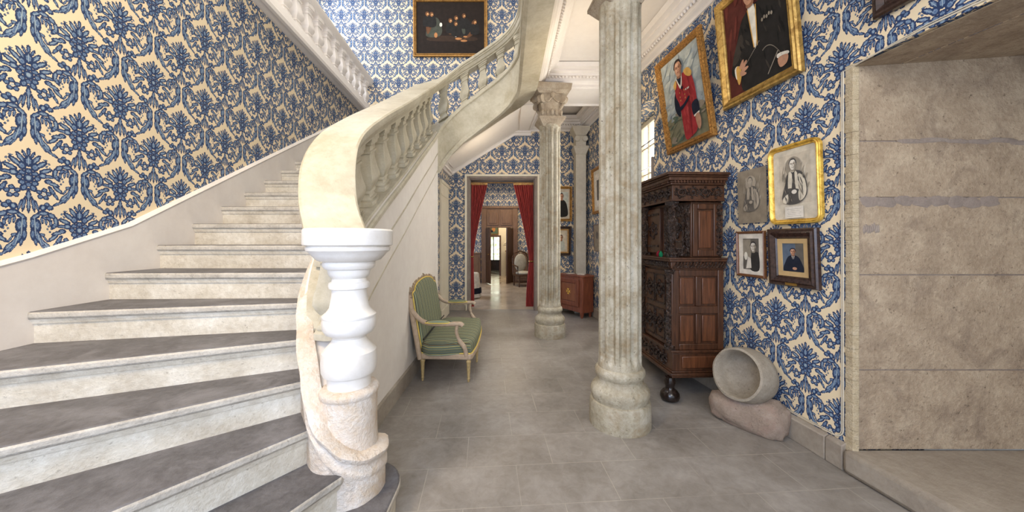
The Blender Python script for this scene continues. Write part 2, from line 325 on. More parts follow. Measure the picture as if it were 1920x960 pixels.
# ---------------------------------------------------------------- mesh helpers
class MB:
    def __init__(s): s.bm = bmesh.new(); s.uv = None
    def face(s, pts, mi=0):
        f = s.bm.faces.new([s.bm.verts.new(p) for p in pts]); f.material_index = mi; return f
    def box(s, x0, x1, y0, y1, z0, z1, mi=0):
        return s.prism([(x0, y0), (x1, y0), (x1, y1), (x0, y1)], z0, z1, mi)
    def prism(s, poly, z0, z1, mi=0, top=None, zt=None):
        a = sum(poly[i][0]*poly[(i+1) % len(poly)][1]-poly[(i+1) % len(poly)][0]*poly[i][1] for i in range(len(poly)))
        if a < 0: poly = poly[::-1]; zt = zt[::-1] if zt else None
        n = len(poly)
        b = [s.bm.verts.new((p[0], p[1], z0)) for p in poly]; c = [s.bm.verts.new((p[0], p[1], zt[i] if zt else z1)) for i, p in enumerate(poly)]
        s.bm.faces.new(b[::-1]).material_index = mi
        s.bm.faces.new(c).material_index = mi if top is None else top
        for i in range(n): s.bm.faces.new((b[i], b[(i+1) % n], c[(i+1) % n], c[i])).material_index = mi
    def hexa(s, lo, hi, mi=0):   # two loops of equal length
        n = len(lo); b = [s.bm.verts.new(p) for p in lo]; c = [s.bm.verts.new(p) for p in hi]
        s.bm.faces.new(b[::-1]).material_index = mi; s.bm.faces.new(c).material_index = mi
        for i in range(n): s.bm.faces.new((b[i], b[(i+1) % n], c[(i+1) % n], c[i])).material_index = mi
    def lathe(s, prof, seg=32, c=(0, 0, 0), rf=None, mi=0, M4=None, square=0):
        rings = []
        for r, z in prof:
            ring = []
            for k in range(seg):
                a = 2*PI*k/seg; rr = r
                if rf: rr = rf(r, z, a)
                if square:
                    q = max(abs(math.cos(a)), abs(math.sin(a))); rr = rr*((1-square)+square/q)
                p = Vector((rr*math.cos(a), rr*math.sin(a), z))
                if M4 is not None: p = M4 @ p
                ring.append(s.bm.verts.new(p+Vector(c)))
            rings.append(ring)
        for i in range(len(rings)-1):
            for k in range(seg):
                s.bm.faces.new((rings[i][k], rings[i][(k+1) % seg], rings[i+1][(k+1) % seg], rings[i+1][k])).material_index = mi
        s.bm.faces.new(rings[0][::-1]).material_index = mi; s.bm.faces.new(rings[-1]).material_index = mi
    def tube(s, path, r, seg=8, closed=False, mi=0, flat=1.0):
        path = [Vector(p) for p in path]; n = len(path); rings = []
        for i, p in enumerate(path):
            if closed: d = path[(i+1) % n]-path[i-1]
            else: d = path[min(i+1, n-1)]-path[max(i-1, 0)]
            d.normalize(); up = Vector((0, 0, 1)) if abs(d.z) < 0.95 else Vector((0, 1, 0))
            a = d.cross(up).normalized(); b = a.cross(d).normalized()
            rr = r[i] if isinstance(r, (list, tuple)) else r
            rings.append([s.bm.verts.new(p+a*rr*math.cos(2*PI*k/seg)+b*rr*flat*math.sin(2*PI*k/seg)) for k in range(seg)])
        m = n if closed else n-1
        for i in range(m):
            A = rings[i]; B = rings[(i+1) % n]
            for k in range(seg): s.bm.faces.new((A[k], A[(k+1) % seg], B[(k+1) % seg], B[k])).material_index = mi
        if not closed:
            s.bm.faces.new(rings[0][::-1]).material_index = mi; s.bm.faces.new(rings[-1]).material_index = mi
    def sweep(s, path, prof, closed=False, mi=0, capped=True, mis=None):
        # path: (x,y) or (x,y,z); prof: (offset to the LEFT of travel, dz); sections stay vertical, mitred
        P = [Vector((p[0], p[1])) for p in path]; Z = [p[2] if len(p) > 2 else 0 for p in path]; n = len(P); rings = []
        for i in range(n):
            if closed or 0 < i < n-1:
                d1 = (P[i]-P[i-1]).normalized(); d2 = (P[(i+1) % n]-P[i]).normalized()
                n1 = Vector((-d1.y, d1.x)); n2 = Vector((-d2.y, d2.x)); m = n1+n2
                m = m/m.length_squared*2 if m.length > 1e-6 else n1
            else:
                d = (P[1]-P[0]) if i == 0 else (P[-1]-P[-2]); d.normalize(); m = Vector((-d.y, d.x))
            rings.append([s.bm.verts.new((P[i].x+m.x*o, P[i].y+m.y*o, Z[i]+(dz[i] if isinstance(dz, (list, tuple)) else dz))) for o, dz in prof])
        k = len(prof); mm = n if closed else n-1
        for i in range(mm):
            A = rings[i]; B = rings[(i+1) % n]
            for j in range(k):
                f = s.bm.faces.new((A[j], B[j], B[(j+1) % k], A[(j+1) % k])); f.material_index = mis[j] if mis else mi
        if not closed and capped:
            s.bm.faces.new(rings[0]).material_index = mi; s.bm.faces.new(rings[-1][::-1]).material_index = mi
    def blob(s, c, r, sub=2, mi=0, M4=None, nz=0, nf=3):
        res = bmesh.ops.create_icosphere(s.bm, subdivisions=sub, radius=1)
        for v in res['verts']:
            p = v.co.copy()
            if nz: p *= 1+nz*noise.noise(p*nf+Vector(c)*5)
            p = Vector((p.x*r[0], p.y*r[1], p.z*r[2]))
            if M4 is not None: p = M4 @ p
            v.co = p+Vector(c)
        for v in res['verts']:
            for f in v.link_faces: f.material_index = mi
    def uvwall(s, fn):
        uv = s.bm.loops.layers.uv.new('UVMap')
        for f in s.bm.faces:
            for lp in f.loops: lp[uv].uv = fn(lp.vert.co)
    def build(s, name, mats, parent=None, ang=38, mat=None, smooth=True, bevel=0, norm=True):
        bm = s.bm
        if norm: bmesh.ops.recalc_face_normals(bm, faces=bm.faces[:])
        if smooth:
            for f in bm.faces: f.smooth = True
            for e in bm.edges:
                if len(e.link_faces) != 2 or e.calc_face_angle(0) > math.radians(ang): e.smooth = False
        me = bpy.data.meshes.new(name); bm.to_mesh(me); bm.free()
        if not isinstance(mats, (list, tuple)): mats = [mats]
        for m in mats: me.materials.append(M[m] if isinstance(m, str) else m)
        o = bpy.data.objects.new(name, me); COL.objects.link(o)
        if parent is not None: o.parent = parent
        if mat is not None: o.matrix_local = mat
        if bevel:
            md = o.modifiers.new('bevel', 'BEVEL'); md.width = bevel; md.segments = 2; md.limit_method = 'ANGLE'; md.angle_limit = math.radians(40)
        return o
def tag(o, label, cat, group=None, kind=None):
    if label: o['label'] = label
    if cat: o['category'] = cat
    if group: o['group'] = group
    if kind: o['kind'] = kind
    return o
def struct(o): o['kind'] = 'structure'; return o
def thing(name, label, cat, loc=(0, 0, 0), rz=0, group=None, mat=None):
    o = bpy.data.objects.new(name, None); COL.objects.link(o); o.empty_display_size = 0.1
    o.location = loc; o.rotation_euler = (0, 0, rz)
    if mat is not None: o.matrix_world = mat
    return tag(o, label, cat, group)
def kids(o): return [c for c in bpy.data.objects if c.parent == o]
def dup_part(o, parent, loc=None, rz=None):
    c = o.copy(); COL.objects.link(c); c.parent = parent
    if loc is not None: c.location = loc
    if rz is not None: c.rotation_euler = (0, 0, rz)
    return c
def cr(pts, n=6, closed=False):
    P = [Vector(p) for p in pts]; out = []; m = len(P)
    for i in range(m if closed else m-1):
        p0 = P[i-1] if closed or i > 0 else P[i]*2-P[i+1]
        p1 = P[i]; p2 = P[(i+1) % m]
        p3 = P[(i+2) % m] if closed or i+2 < m else p2*2-p1
        for k in range(n):
            t = k/n
            out.append(0.5*((2*p1)+(p2-p0)*t+(2*p0-5*p1+4*p2-p3)*t*t+(3*p1-p0-3*p2+p3)*t**3))
    if not closed: out.append(P[-1])
    return out
def XR(y): return 2.378-.111*y
def XL(y): return -2.538-.065*y
YF = 7.25; YB = -1.6

# ================================================================= SETTING
# floor
m = MB(); m.box(-4.4, 3.8, YB, YF+.12, -0.1, 0); struct(m.build('floor', 'floor', smooth=False))
m = MB(); m.box(-3.2, 3.2, YF+.12, 12.1, -0.1, 0.0); m.box(-3, 3, 12.1, 17.6, -0.1, 0.0); struct(m.build('floor_salon', 'floor2', smooth=False))

# left wall (stairwell)
m = MB()
ya, yb = YB, YF
m.hexa([(XL(ya)-.25, ya, 0), (XL(ya), ya, 0), (XL(yb), yb, 0), (XL(yb)-.25, yb, 0)], [(XL(ya)-.25, ya, 4.08), (XL(ya), ya, 4.08), (XL(yb), yb, 4.08), (XL(yb)-.25, yb, 4.08)])
m.uvwall(lambda c: (-(c.y-2.88), c.z-2.94)); struct(m.build('wall_left', 'paper', smooth=False))
# gallery recess above the left wall
m = MB(); m.box(-4.45, -4.2, YB, YF, 4.08, 7.5); struct(m.build('wall_gallery', 'plaster', smooth=False))
m = MB(); m.prism([(-4.2, YB), (XL(YB)-.02, YB), (XL(YF)-.02, YF), (-4.2, YF)], 4.08, 4.2); struct(m.build('floor_gallery', 'white', smooth=False))
# far wall with door opening
def wall_y(m, y0, y1, x0, x1, z0, z1, holes):
    xs = sorted({x0, x1, *[h[0] for h in holes], *[h[1] for h in holes]})
    for a, b in zip(xs, xs[1:]):
        hs = sorted([h for h in holes if h[0] < (a+b)/2 < h[1]], key=lambda h: h[2]); z = z0
        for h in hs:
            if h[2] > z+1e-4: m.box(a, b, y0, y1, z, h[2])
            z = h[3]
        if z1 > z+1e-4: m.box(a, b, y0, y1, z, z1)
DX0, DX1, DZ = -.885, .585, 2.80
m = MB(); wall_y(m, YF, YF+.35, -4.45, 3.0, 0, 7.6, [(DX0, DX1, 0, DZ)])
m.uvwall(lambda c: (c.x+.155, c.z-3.3)); struct(m.build('wall_far', 'paper', smooth=False))
m = MB(); m.box(-1.25, DX0-.02, YF-.03, YF, 0, .12); m.box(DX1+.06, 1.4, YF-.03, YF, 0, .12); struct(m.build('baseboard_far', 'skirt', bevel=.006))
# door 1 casing
d = thing('door_1', None, None, (0, 0, 0)); struct(d)
del_keys = [k for k in ('label', 'category') if k in d.keys()]
m = MB()
prof = [(0, -.04), (.055, -.04), (.055, 0.0), (0, 0.0)]
pth = [(DX0-.01, 0), (DX0-.01, DZ+.01), (DX1+.01, DZ+.01), (DX1+.01, 0)]
def casing(m, x0, x1, z1, w, y0, y1, mi=0):
    m.box(x0-w, x0, y0, y1, 0, z1+w, mi); m.box(x1, x1+w, y0, y1, 0, z1+w, mi); m.box(x0, x1, y0, y1, z1, z1+w, mi)
casing(m, DX0, DX1, DZ, .045, YF-.03, YF); m.build('door_casing', 'cream_trim', d, bevel=.006)
m = MB(); casing(m, DX0+.05, DX1-.05, DZ-.05, .05, YF-.015, YF+.35); casing(m, DX0+.07, DX1-.07, DZ-.07, .03, YF+.03, YF+.3); m.build('door_reveal', M['paper'] if False else 'mortar', d, bevel=.01)

# right wall : lower piece with the niche opening near the camera, window hole, picture side
WY0, WY1, WZ0, WZ1 = 4.50, 5.75, 1.25, 3.34
NY = 2.2; NZ = 2.55
def rw(m, y0, y1, z0, z1, t=.5):
    m.hexa([(XR(y0), y0, z0), (XR(y1), y1, z0), (XR(y1)+t, y1, z0), (XR(y0)+t, y0, z0)], [(XR(y0), y0, z1), (XR(y1), y1, z1), (XR(y1)+t, y1, z1), (XR(y0)+t, y0, z1)])
m = MB(); rw(m, NY, WY0, 0, 4.1); rw(m, WY1, YF, 0, 4.1); rw(m, WY0, WY1, 0, WZ0); rw(m, WY0, WY1, WZ1, 4.1)
rw(m, YB, NY, NZ+.0, 4.1, .3)
m.uvwall(lambda c: (-(c.y-2.464)*1.006+(0 if True else 0), c.z-.567) if True else None)
# reveal faces get their depth as u
uv = m.bm.loops.layers.uv.active
for f in m.bm.faces:
    f.normal_update()
    if abs(f.normal.y) > .7 or abs(f.normal.z) > .7:
        for lp in f.loops: lp[uv].uv = (lp.vert.co.x*1.0+.1, (lp.vert.co.y if abs(f.normal.z) > .7 else lp.vert.co.z-.567))
struct(m.build('wall_right', 'paper', smooth=False))
# upper storey wall over the landing
m = MB(); m.box(2.6, 2.8, YB, YF, 4.1, 7.5); struct(m.build('wall_landing', 'plaster', smooth=False))
# stairwell ceiling
m = MB(); m.box(-4.45, 3.0, YB, YF+.2, 7.5, 7.6); struct(m.build('ceiling_stairwell', 'white', smooth=False))

# stone jamb and lintel of the niche
x0 = XR(NY)+.0
m = MB(); hts = [0.155, .65, 1.24, 1.72, 2.07, NZ+.25]
for i, (a, b) in enumerate(zip(hts, hts[1:])):
    m.prism([(x0+.022, NY-.05), (4.2, NY-.05), (4.2, NY+.4), (x0+.52, NY+.4), (x0+.52, NY-.01), (x0+.022, NY-.01)], a+.004, b-.004)
m.box(x0+.025, 4.2, NY-.044, NY-.02, .155, NZ+.2, 1)
for u0, u1, za, zb in ((.05, .9, 1.66, 1.735), (.06, .16, 1.50, 1.56), (.3, 1.4, 2.05, 2.085)):
    for q in range(8): m.blob((x0+u0+(u1-u0)*(q+.5)/8, NY-.048, (za+zb)/2+random.uniform(-.01, .01)), ((u1-u0)/11, .006, (zb-za)/2), 2, 1, nz=.5)
j = struct(m.build('wall_niche_jamb', ['jamb', 'mortar'], bevel=.007))
m = MB()
# rough chiselled strip between wallpaper and smooth blocks
N = 90
for i in range(N):
    za = .02+(NZ-.02)*i/N; zb = .02+(NZ-.02)*(i+1)/N; r1 = random.uniform(-.003, .003)
    m.prism([(x0-.008+r1, NY-.004), (x0-.004+r1, NY-.052+r1), (x0+.03+r1, NY-.058+r1*.7), (x0+.03, NY)], za, zb+.002)
struct(m.build('trim_1', 'jamb_light', bevel=.004))
m = MB(); m.hexa([(XR(NY), NY, NZ-.02), (4.2, NY, NZ+.12), (4.2, YB, NZ+.12), (XR(YB), YB, NZ-.02)], [(XR(NY)+.03, NY, NZ+.0), (4.2, NY, NZ+.3), (4.2, YB, NZ+.3), (XR(YB)+.03, YB, NZ+.0)]); struct(m.build('ceiling_niche', 'jamb', smooth=False))
m = MB(); m.prism([(x0-.05, NY-.02), (XR(1.2)-.02, 1.2), (XR(YB)-.02, YB), (4.2, YB), (4.2, NY-.02)], 0, .15); struct(m.build('trim_2', 'skirt', bevel=.03))
m = MB(); m.box(3.6, 4.0, YB, NY, .15, 2.9); struct(m.build('wall_niche_end', 'jamb', smooth=False))
# baseboard right wall
m = MB()
def rbase(y0, y1):
    m.hexa([(XR(y0)-.035, y0, 0), (XR(y1)-.035, y1, 0), (XR(y1), y1, 0), (XR(y0), y0, 0)], [(XR(y0)-.035, y0, .155), (XR(y1)-.035, y1, .155), (XR(y1), y1, .175), (XR(y0), y0, .175)])
rbase(NY+.1, 7.24); rbase(NY-.01, NY+.095)
struct(m.build('baseboard_right', 'skirt', bevel=.006))
# gimp braid edging of the wallpaper
m = MB()
br = [(XR(WY0)-.004, WY0-.05, .19)]
pts = []
for yy in (4.3, 3.5, 2.9, 2.4): pts.append((XR(yy)-.006, yy, .185))
for k in range(7):
    a = k/6*PI/2; yy = 2.268-.06*math.sin(a); pts.append((XR(yy)-.006, yy, .245-.06*math.cos(a)))
for zz in (1.0, 1.8, 2.53): pts.append((XR(2.208)-.006, 2.208, zz))
for yy in (1.8, 1.0, 0): pts.append((XR(yy)-.006, yy, 2.565))
m.tube(pts, .0045, 6); m.tube([(p[0]-.001, p[1]+.011 if i > 3 and i < 14 else p[1], p[2]+(.011 if i <= 4 or i > 13 else 0)) for i, p in enumerate(pts)], .003, 6)
struct(m.build('trim_3', 'pil'))

# ceiling of the hall: slab + beams + coffer cornices
ZS = 3.77; ZC = 4.06
m = MB(); m.prism([(.2, YB), (XR(YB)+.3, YB), (XR(YF)+.3, YF), (.2, YF)], ZC, 4.2); struct(m.build('ceiling', 'white', smooth=False))
m = MB(); m.box(.2, .47, YB, 5.3, ZS, ZC); m.prism([(.2, 5.27), (XR(5.27)+.1, 5.27), (XR(5.87)+.1, 5.87), (.2, 5.87)], ZS, ZC)
m.prism([(.2, 5.87), (.5, 5.87), (.4, YF), (.2, YF)], ZS-.02, ZC)
struct(m.build('trim_beams', 'white', bevel=.008))
def cornice_prof(s=1.0, d=.26):
    return [(0, 0), (.02*s, 0), (.02*s, .03), (.045*s, .04), (.07*s, .065), (.075*s, .11), (.12*s, .125), (.13*s, .15), (.17*s, .17), (.17*s, .195), (.22*s, .21), (.25*s, d), (0, d+.02)]
def coffer(name, loop, z, s=1.0):
    m = MB(); m.sweep([(p[0], p[1], z) for p in loop], cornice_prof(s), closed=True)
    # egg ornament
    n = len(loop)
    for i in range(n):
        a = Vector(loop[i]); b = Vector(loop[(i+1) % n]); d = (b-a); L = d.length; d.normalize(); nn = Vector((-d.y, d.x)); k = int((L-.2)/.05)
        for q in range(k):
            c = a+d*(.1+(q+.5)*(L-.2)/k)+nn*(.098*s)
            if c.y < 2.2: continue
            m.blob((c.x, c.y, z+.105), (.018, .018, .022), 1)
    return struct(m.build(name, 'white'))
coffer('trim_coffer', [(.47, YB), (XR(YB), YB), (XR(5.27), 5.27), (.47, 5.27)], ZS+.02)
coffer('trim_back_coffer', [(.5, 5.87), (XR(5.87), 5.87), (XR(YF), YF), (.4, YF)], ZS-.03)

# pilasters at far corners
def pilaster(name, x0, x1, y0, y1, z1, mat='pil'):
    m = MB(); m.box(x0, x1, y0, y1, 0.0, z1-.55); struct_o = m
    m.box(x0-.03, x1+.03, y0-.03, y1, 0, .25)
    cx = (x0+x1)/2; w = (x1-x0)/2
    m.hexa([(x0, y0, z1-.55), (x1, y0, z1-.55), (x1, y1, z1-.55), (x0, y1, z1-.55)], [(x0-.05, y0-.05, z1-.42), (x1+.05, y0-.05, z1-.42), (x1+.05, y1, z1-.42), (x0-.05, y1, z1-.42)])
    m.box(x0-.05, x1+.05, y0-.05, y1, z1-.42, z1-.39)
    m.box(x0, x1, y0, y1, z1-.39, z1-.17)
    for s_ in (-1, 1): m.lathe([(.055, -.03), (.06, 0), (.055, .03)], 16, (cx+s_*w*.75, y0-.01, z1-.24), M4=Matrix.Rotation(PI/2, 4, 'X'))
    m.hexa([(x0, y0, z1-.17), (x1, y0, z1-.17), (x1, y1, z1-.17), (x0, y1, z1-.17)], [(x0-.08, y0-.08, z1-.04), (x1+.08, y0-.08, z1-.04), (x1+.08, y1, z1-.04), (x0-.08, y1, z1-.04)])
    m.box(x0-.08, x1+.08, y0-.08, y1, z1-.04, z1)
    return m.build(name, mat, bevel=.008)
tag(pilaster('pilaster', 1.34, 1.55, 6.98, YF-.005, 3.75), 'pale stone pilaster in the far right corner behind the wooden chest', 'pilaster')
# left passage wall (beyond the end of the stair wall) with its pilaster
m = MB(); m.box(-1.5, -1.25, 5.12, YF, 0, 3.4); m.uvwall(lambda c: (-c.y, c.z)); struct(m.build('wall_passage', 'paper', smooth=False))
m = MB(); m.box(-1.25, -1.215, 6.2, 6.95, 0, 2.28); m.box(-1.25, -1.205, 6.2, 6.96, 2.28, 2.31); m.box(-1.25, -1.215, 6.2, 6.95, 2.31, 2.5); m.box(-1.25, -1.20, 6.2, 6.96, 2.5, 2.56); m.box(-1.25, -1.205, 6.2, 6.96, 0, .2)
tag(m.build('pilaster', 'cream_trim', bevel=.004), 'shallow cream stone pilaster on the left, behind the end of the stair wall', 'pilaster')

# window 1 in the right wall
xw = XR(5.1)+.38
w = thing('window_1', None, None); struct(w)
m = MB(); y0, y1 = WY0+.0, WY1
for (a, b, c, d_) in ((y0, y0+.07, WZ0, WZ1), (y1-.07, y1, WZ0, WZ1), (y0, y1, WZ0, WZ0+.07), (y0, y1, WZ1-.07, WZ1), ((y0+y1)/2-.05, (y0+y1)/2+.05, WZ0, WZ1)):
    m.box(xw-.03, xw+.03, a, b, c, d_)
for k in range(1, 5): z = WZ0+(WZ1-WZ0)*k/5; m.box(xw-.018, xw+.018, y0, y1, z-.012, z+.012)
for k in (1, 3): y = y0+(y1-y0)*k/4; m.box(xw-.018, xw+.018, y-.012, y+.012, WZ0, WZ1)
m.build('window_frame', 'cream_trim', w, bevel=.004)
m = MB(); m.box(xw-.003, xw+.003, y0+.05, y1-.05, WZ0+.05, WZ1-.05); m.build('pane', 'glass', w)
for k in (1, 2):
    m = MB(); z = WZ0+(WZ1-WZ0)*(.62 if k == 1 else .8)
    m.tube([(xw-.12, y0, z), (xw-.12, y1, z)], .008, 6); m.build('window_bar', 'darkframe', w)
m = MB(); m.box(xw-.34, xw-.02, WY0+.01, WY0+.035, WZ0, 2.55); m.build('shutter', 'mortar', w, bevel=.004)
m = MB(); m.box(xw+.35, xw+.37, 3.6, 6.6, .3, 4.3); sk = m.build('window_daylight_backdrop', 'sky', smooth=False); sk.name = 'window_2'; struct(sk)

# ================================================================= STAIRCASE
RZ = .1775
stair = thing('staircase', 'wide winding stone staircase with slate treads climbing along the left wall', 'staircase')
def nrm(v): v = Vector(v); return v/v.length
NOS = {1: ((-.61, 1.93), (0, -1)), 2: ((-.80, 1.636), (-.114, -.221)), 3: ((-.989, 1.714), (-.364, -.492)), 4: ((-1.114, 1.857), (-.496, -.404)),
       5: ((-1.206, 2.02), (-.674, -.32)), 6: ((-1.27, 2.215), (-.945, -.215)), 7: ((-1.27, 2.345), (-1, -.04))}
for n in range(8, 18): NOS[n] = ((-1.22, 2.646+.315*(n-8)), (-1, 0))
YE = -1.5
def out_pt(p, d, off=0):
    p = Vector(p); d = nrm(d); p = p+Vector((-d.y, d.x))*0+Vector((d.y, -d.x))*0
    tl = 1e9
    # hit left wall : x = -2.538-.065y
    den = d.x+.065*d.y
    if abs(den) > 1e-9:
        t = (-2.538-.065*p.y-p.x)/den
        if t > 0: tl = t
    if d.y < -1e-6:
        t = (YE-p.y)/d.y
        if t < tl: return p+d*t, 'f'
    return p+d*tl, 'w'
corner = Vector((XL(YE), YE))
def step_poly(n, over):
    p, d = NOS[n]; d = nrm(d); out = Vector((-d.y, d.x))       # candidate outward direction (towards lower step)
    if n <= 17 and out.dot(Vector((.3, -1))) < 0: out = -out
    if n == 1: out = Vector((1, 0))
    a = Vector(p)-d*((.10 if n > 2 else 0) if n < 16 else -.34)+out*over
    b, s1 = out_pt(a, d)
    if n+1 in NOS: q, e = NOS[n+1]
    else: q, e = (p[0], YF-.01), (-1, 0)
    e = nrm(e); q = Vector(q)-e*(.10 if n < 15 else -.34)+Vector((0, .06 if n < 17 else 0)) if n > 1 else Vector(q)
    if n < 7:
        ii = -Vector((-e.y, e.x)); ii = ii if ii.dot(Vector((.3, -1))) < 0 else -ii
        q = q+ii*.06
    c, s2 = out_pt(q, e)
    poly = [a, b]
    if s1 == 'f' and s2 == 'w': poly.append(corner)
    poly += [c, q]
    return [(v.x, v.y) for v in poly]
for n in range(1, 18):
    z = RZ*n
    zb = max(0, z-RZ-.06) if n < 8 else max(0, z-.75)
    if n == 1:
        c0 = Vector((-.80, 1.80))
        arc = [(c0.x+.2*math.cos(a), c0.y+.2*math.sin(a)) for a in [math.radians(x) for x in range(0, 200, 12)]]
        base = arc+[(-1.0, 1.60), (-2.3, YE), (-.60, YE)]
        big = [(c0.x+.225*math.cos(math.radians(x)), c0.y+.225*math.sin(math.radians(x))) for x in range(0, 200, 12)]+[(-1.03, 1.60), (-2.35, YE), (-.575, YE)]
    elif n == 17: base = step_poly(n, 0); big = step_poly(n, .028)
    else: base = step_poly(n, 0); big = step_poly(n, .028)
    m = MB(); m.prism(base, zb, z-.045); st = m.build('step', 'riser', stair, smooth=False)
    m = MB(); m.prism(big, z-.045, z, 0, 1); tr = m.build('tread', ['lip', 'tread'], st, bevel=.014)
    if n < 17:
        # light worn lip on the front edge + cove under the nosing
        m = MB()
        if n == 1: path = [(x, y, z-.07) for x, y in base[:17]][::-1]; path = [(-.60, YE, z-.07), (-.60, 1.78, z-.07)]
        else: path = [(base[0][0], base[0][1], z-.07), (base[1][0], base[1][1], z-.07)]
        d = Vector(path[1])-Vector(path[0]); sgn = -1 if n > 1 else 1
        L = Vector((-d.y, d.x)); side = 1 if L.dot(Vector((.3, -1, 0))) > 0 else -1
        if n == 1: side = -1
        m.sweep(path, [(0, 0), (side*.008, 0), (side*.016, .026), (0, .026)]); m.build('nosing_moulding', 'riser', st)
# skirting stringer along the left wall
pr = [(YE, .80), (-.4, .92), (.65, 1.06), (1.34, 1.20), (1.9, 1.37), (2.433, 1.565), (YF, 1.565+.553*(YF-2.433)-.02)]
m = MB()
for (ya, za), (yb_, zb_) in zip(pr, pr[1:]):
    m.hexa([(XL(ya), ya, 0), (XL(ya)+.045, ya, 0), (XL(yb_)+.045, yb_, 0), (XL(yb_), yb_, 0)], [(XL(ya), ya, za), (XL(ya)+.045, ya, za-.01), (XL(yb_)+.045, yb_, zb_-.01), (XL(yb_), yb_, zb_)])
bmesh.ops.remove_doubles(m.bm, verts=m.bm.verts[:], dist=1e-4)
struct(m.build('trim_stringer', 'plaster', smooth=False))
m = MB(); m.sweep([(XL(y), y, z-.018) for y, z in pr][::-1], [(0, 0), (.046, 0), (.05, .01), (.046, .016), (0, .024)]); struct(m.build('trim_stringer_moulding', 'plaster'))

# rail centre path: x, y, z_top of rail, z_top of string, z_bottom of string
def zn(y): return 1.42+.5635*(y-2.646)
RP = [(-.885, 1.79, 1.50, .66, 0), (-1.03, 1.98, 1.70, .93, 0), (-1.115, 2.15, 1.95, 1.20, 0), (-1.145, 2.36, 2.18, 1.46, 0), (-1.155, 2.8, 2.46, 1.73, 0),
      (-1.155, 3.4, 2.80, 2.07, 0), (-1.155, 4.0, 3.15, 2.43, 0), (-1.155, 4.6, 3.50, 2.78, 0), (-1.14, 4.95, 3.71, 3.01, 0.0),
      (-1.04, 5.22, 3.91, 3.24, 0), (-.84, 5.40, 4.12, 3.46, 0), (-.58, 5.47, 4.30, 3.66, 0), (-.30, 5.48, 4.48, 3.86, 0), (-.04, 5.45, 4.65, 4.04, 0),
      (.13, 5.36, 4.75, 4.14, 0), (.24, 5.18, 4.82, 4.2, 0), (.28, 4.9, 4.84, 4.22, 0), (.29, 4.0, 4.84, 4.22, 0), (.30, 2.0, 4.84, 4.22, 0)]
SP = cr([Vector(p[:4]) for p in RP], 6)
bal = thing('balustrade', 'pale stone balustrade with broad handrail curving up from the turned newel', 'balustrade')
rail = [(p[0], p[1], p[2]) for p in SP]
rp = [(-.15, -.045), (-.15, -.012), (-.138, 0), (.138, 0), (.15, -.012), (.15, -.045), (.135, -.055), (.135, -.075), (.12, -.085), (.105, -.125), (.085, -.135), (.085, -.155), (-.085, -.155), (-.085, -.135), (-.105, -.125), (-.12, -.085), (-.135, -.075), (-.135, -.055)]
m = MB(); m.sweep(rail, rp); m.build('handrail', 'stone', bal, ang=30)
# newel cap joins the rail start
# stair string: solid wall from floor, then hanging string round the curve
i_end = next(i for i, p in enumerate(SP) if p[1] > 4.9)
low = SP[:i_end+1]
m = MB(); n0 = len(low)
top = [p[3] for p in low]
m.sweep([(p[0], p[1], 0) for p in low], [(-.125, 0), (-.125, top), (.125, top), (.125, 0)])
struct(m.build('wall_stair', 'plaster', ang=25))
m = MB(); lowS = [(p[0], p[1], p[3]) for p in low if p[1] > 1.95]
m.sweep(lowS, [(-.125, .0), (-.14, .0), (-.15, -.015), (-.15, -.05), (-.135, -.06), (-.125, -.06)]); m.sweep(lowS, [(-.125, -.30), (-.133, -.305), (-.133, -.315), (-.125, -.322)])
m.sweep(lowS, [(-.125, -.54), (-.131, -.544), (-.131, -.552), (-.125, -.557)]); m.sweep([p for p in lowS if p[1] > 2.3], [(.125, 0), (.15, -.015), (.15, -.05), (.125, -.06)])
m.sweep(lowS, [(-.11, 0), (-.11, .03), (.11, .03), (.11, 0)])
m.build('string_moulding', 'stone', stair, ang=30)
# baseboard of the stair wall
m = MB(); lowB = [(p[0], p[1], 0) for p in low if p[1] > 1.98]
m.sweep(lowB, [(-.125, 0), (-.14, 0), (-.14, .15), (-.125, .165)]); struct(m.build('baseboard_left', 'skirt', ang=30))
# wall return at end of stair wall
m = MB(); m.box(-1.5, -1.05, 4.9, 5.12, 0, 2.55); struct(m.build('wall_stair_end', 'plaster', bevel=.02))
# curved string + soffit
hi = SP[i_end:]; cut = [p for p in hi]
def bot(p):  # bottom of hanging string
    return p[3]-.55 if p[1] > 5.0 or p[0] > -1 else p[3]-.58
m = MB(); tp = [p[3] for p in cut]; bt = [max(p[3]-.56, 2.4) for p in cut]
for i, p in enumerate(cut):
    if p[2] > 4.70: bt[i] = min(ZS, p[3]-.5+ (p[2]-4.70)*1.0) if False else max(p[3]-.56, 0)
    bt[i] = min(bt[i], ZS)
m.sweep([(p[0], p[1], 0) for p in cut], [(-.125, bt), (-.125, tp), (.125, tp), (.125, bt)])
t_ = [(p[0], p[1], p[3]) for p in cut]
m.sweep(t_, [(-.125, .02), (-.15, .015), (-.15, -.045), (-.135, -.06), (-.125, -.06)])
m.sweep([(p[0], p[1], b) for p, b in zip(cut, bt)], [(-.125, .06), (-.145, .055), (-.15, .015), (-.16, .0), (-.16, -.03), (-.12, -.05), (.125, 0)])
m.build('curved_string', 'stone', stair, ang=30)
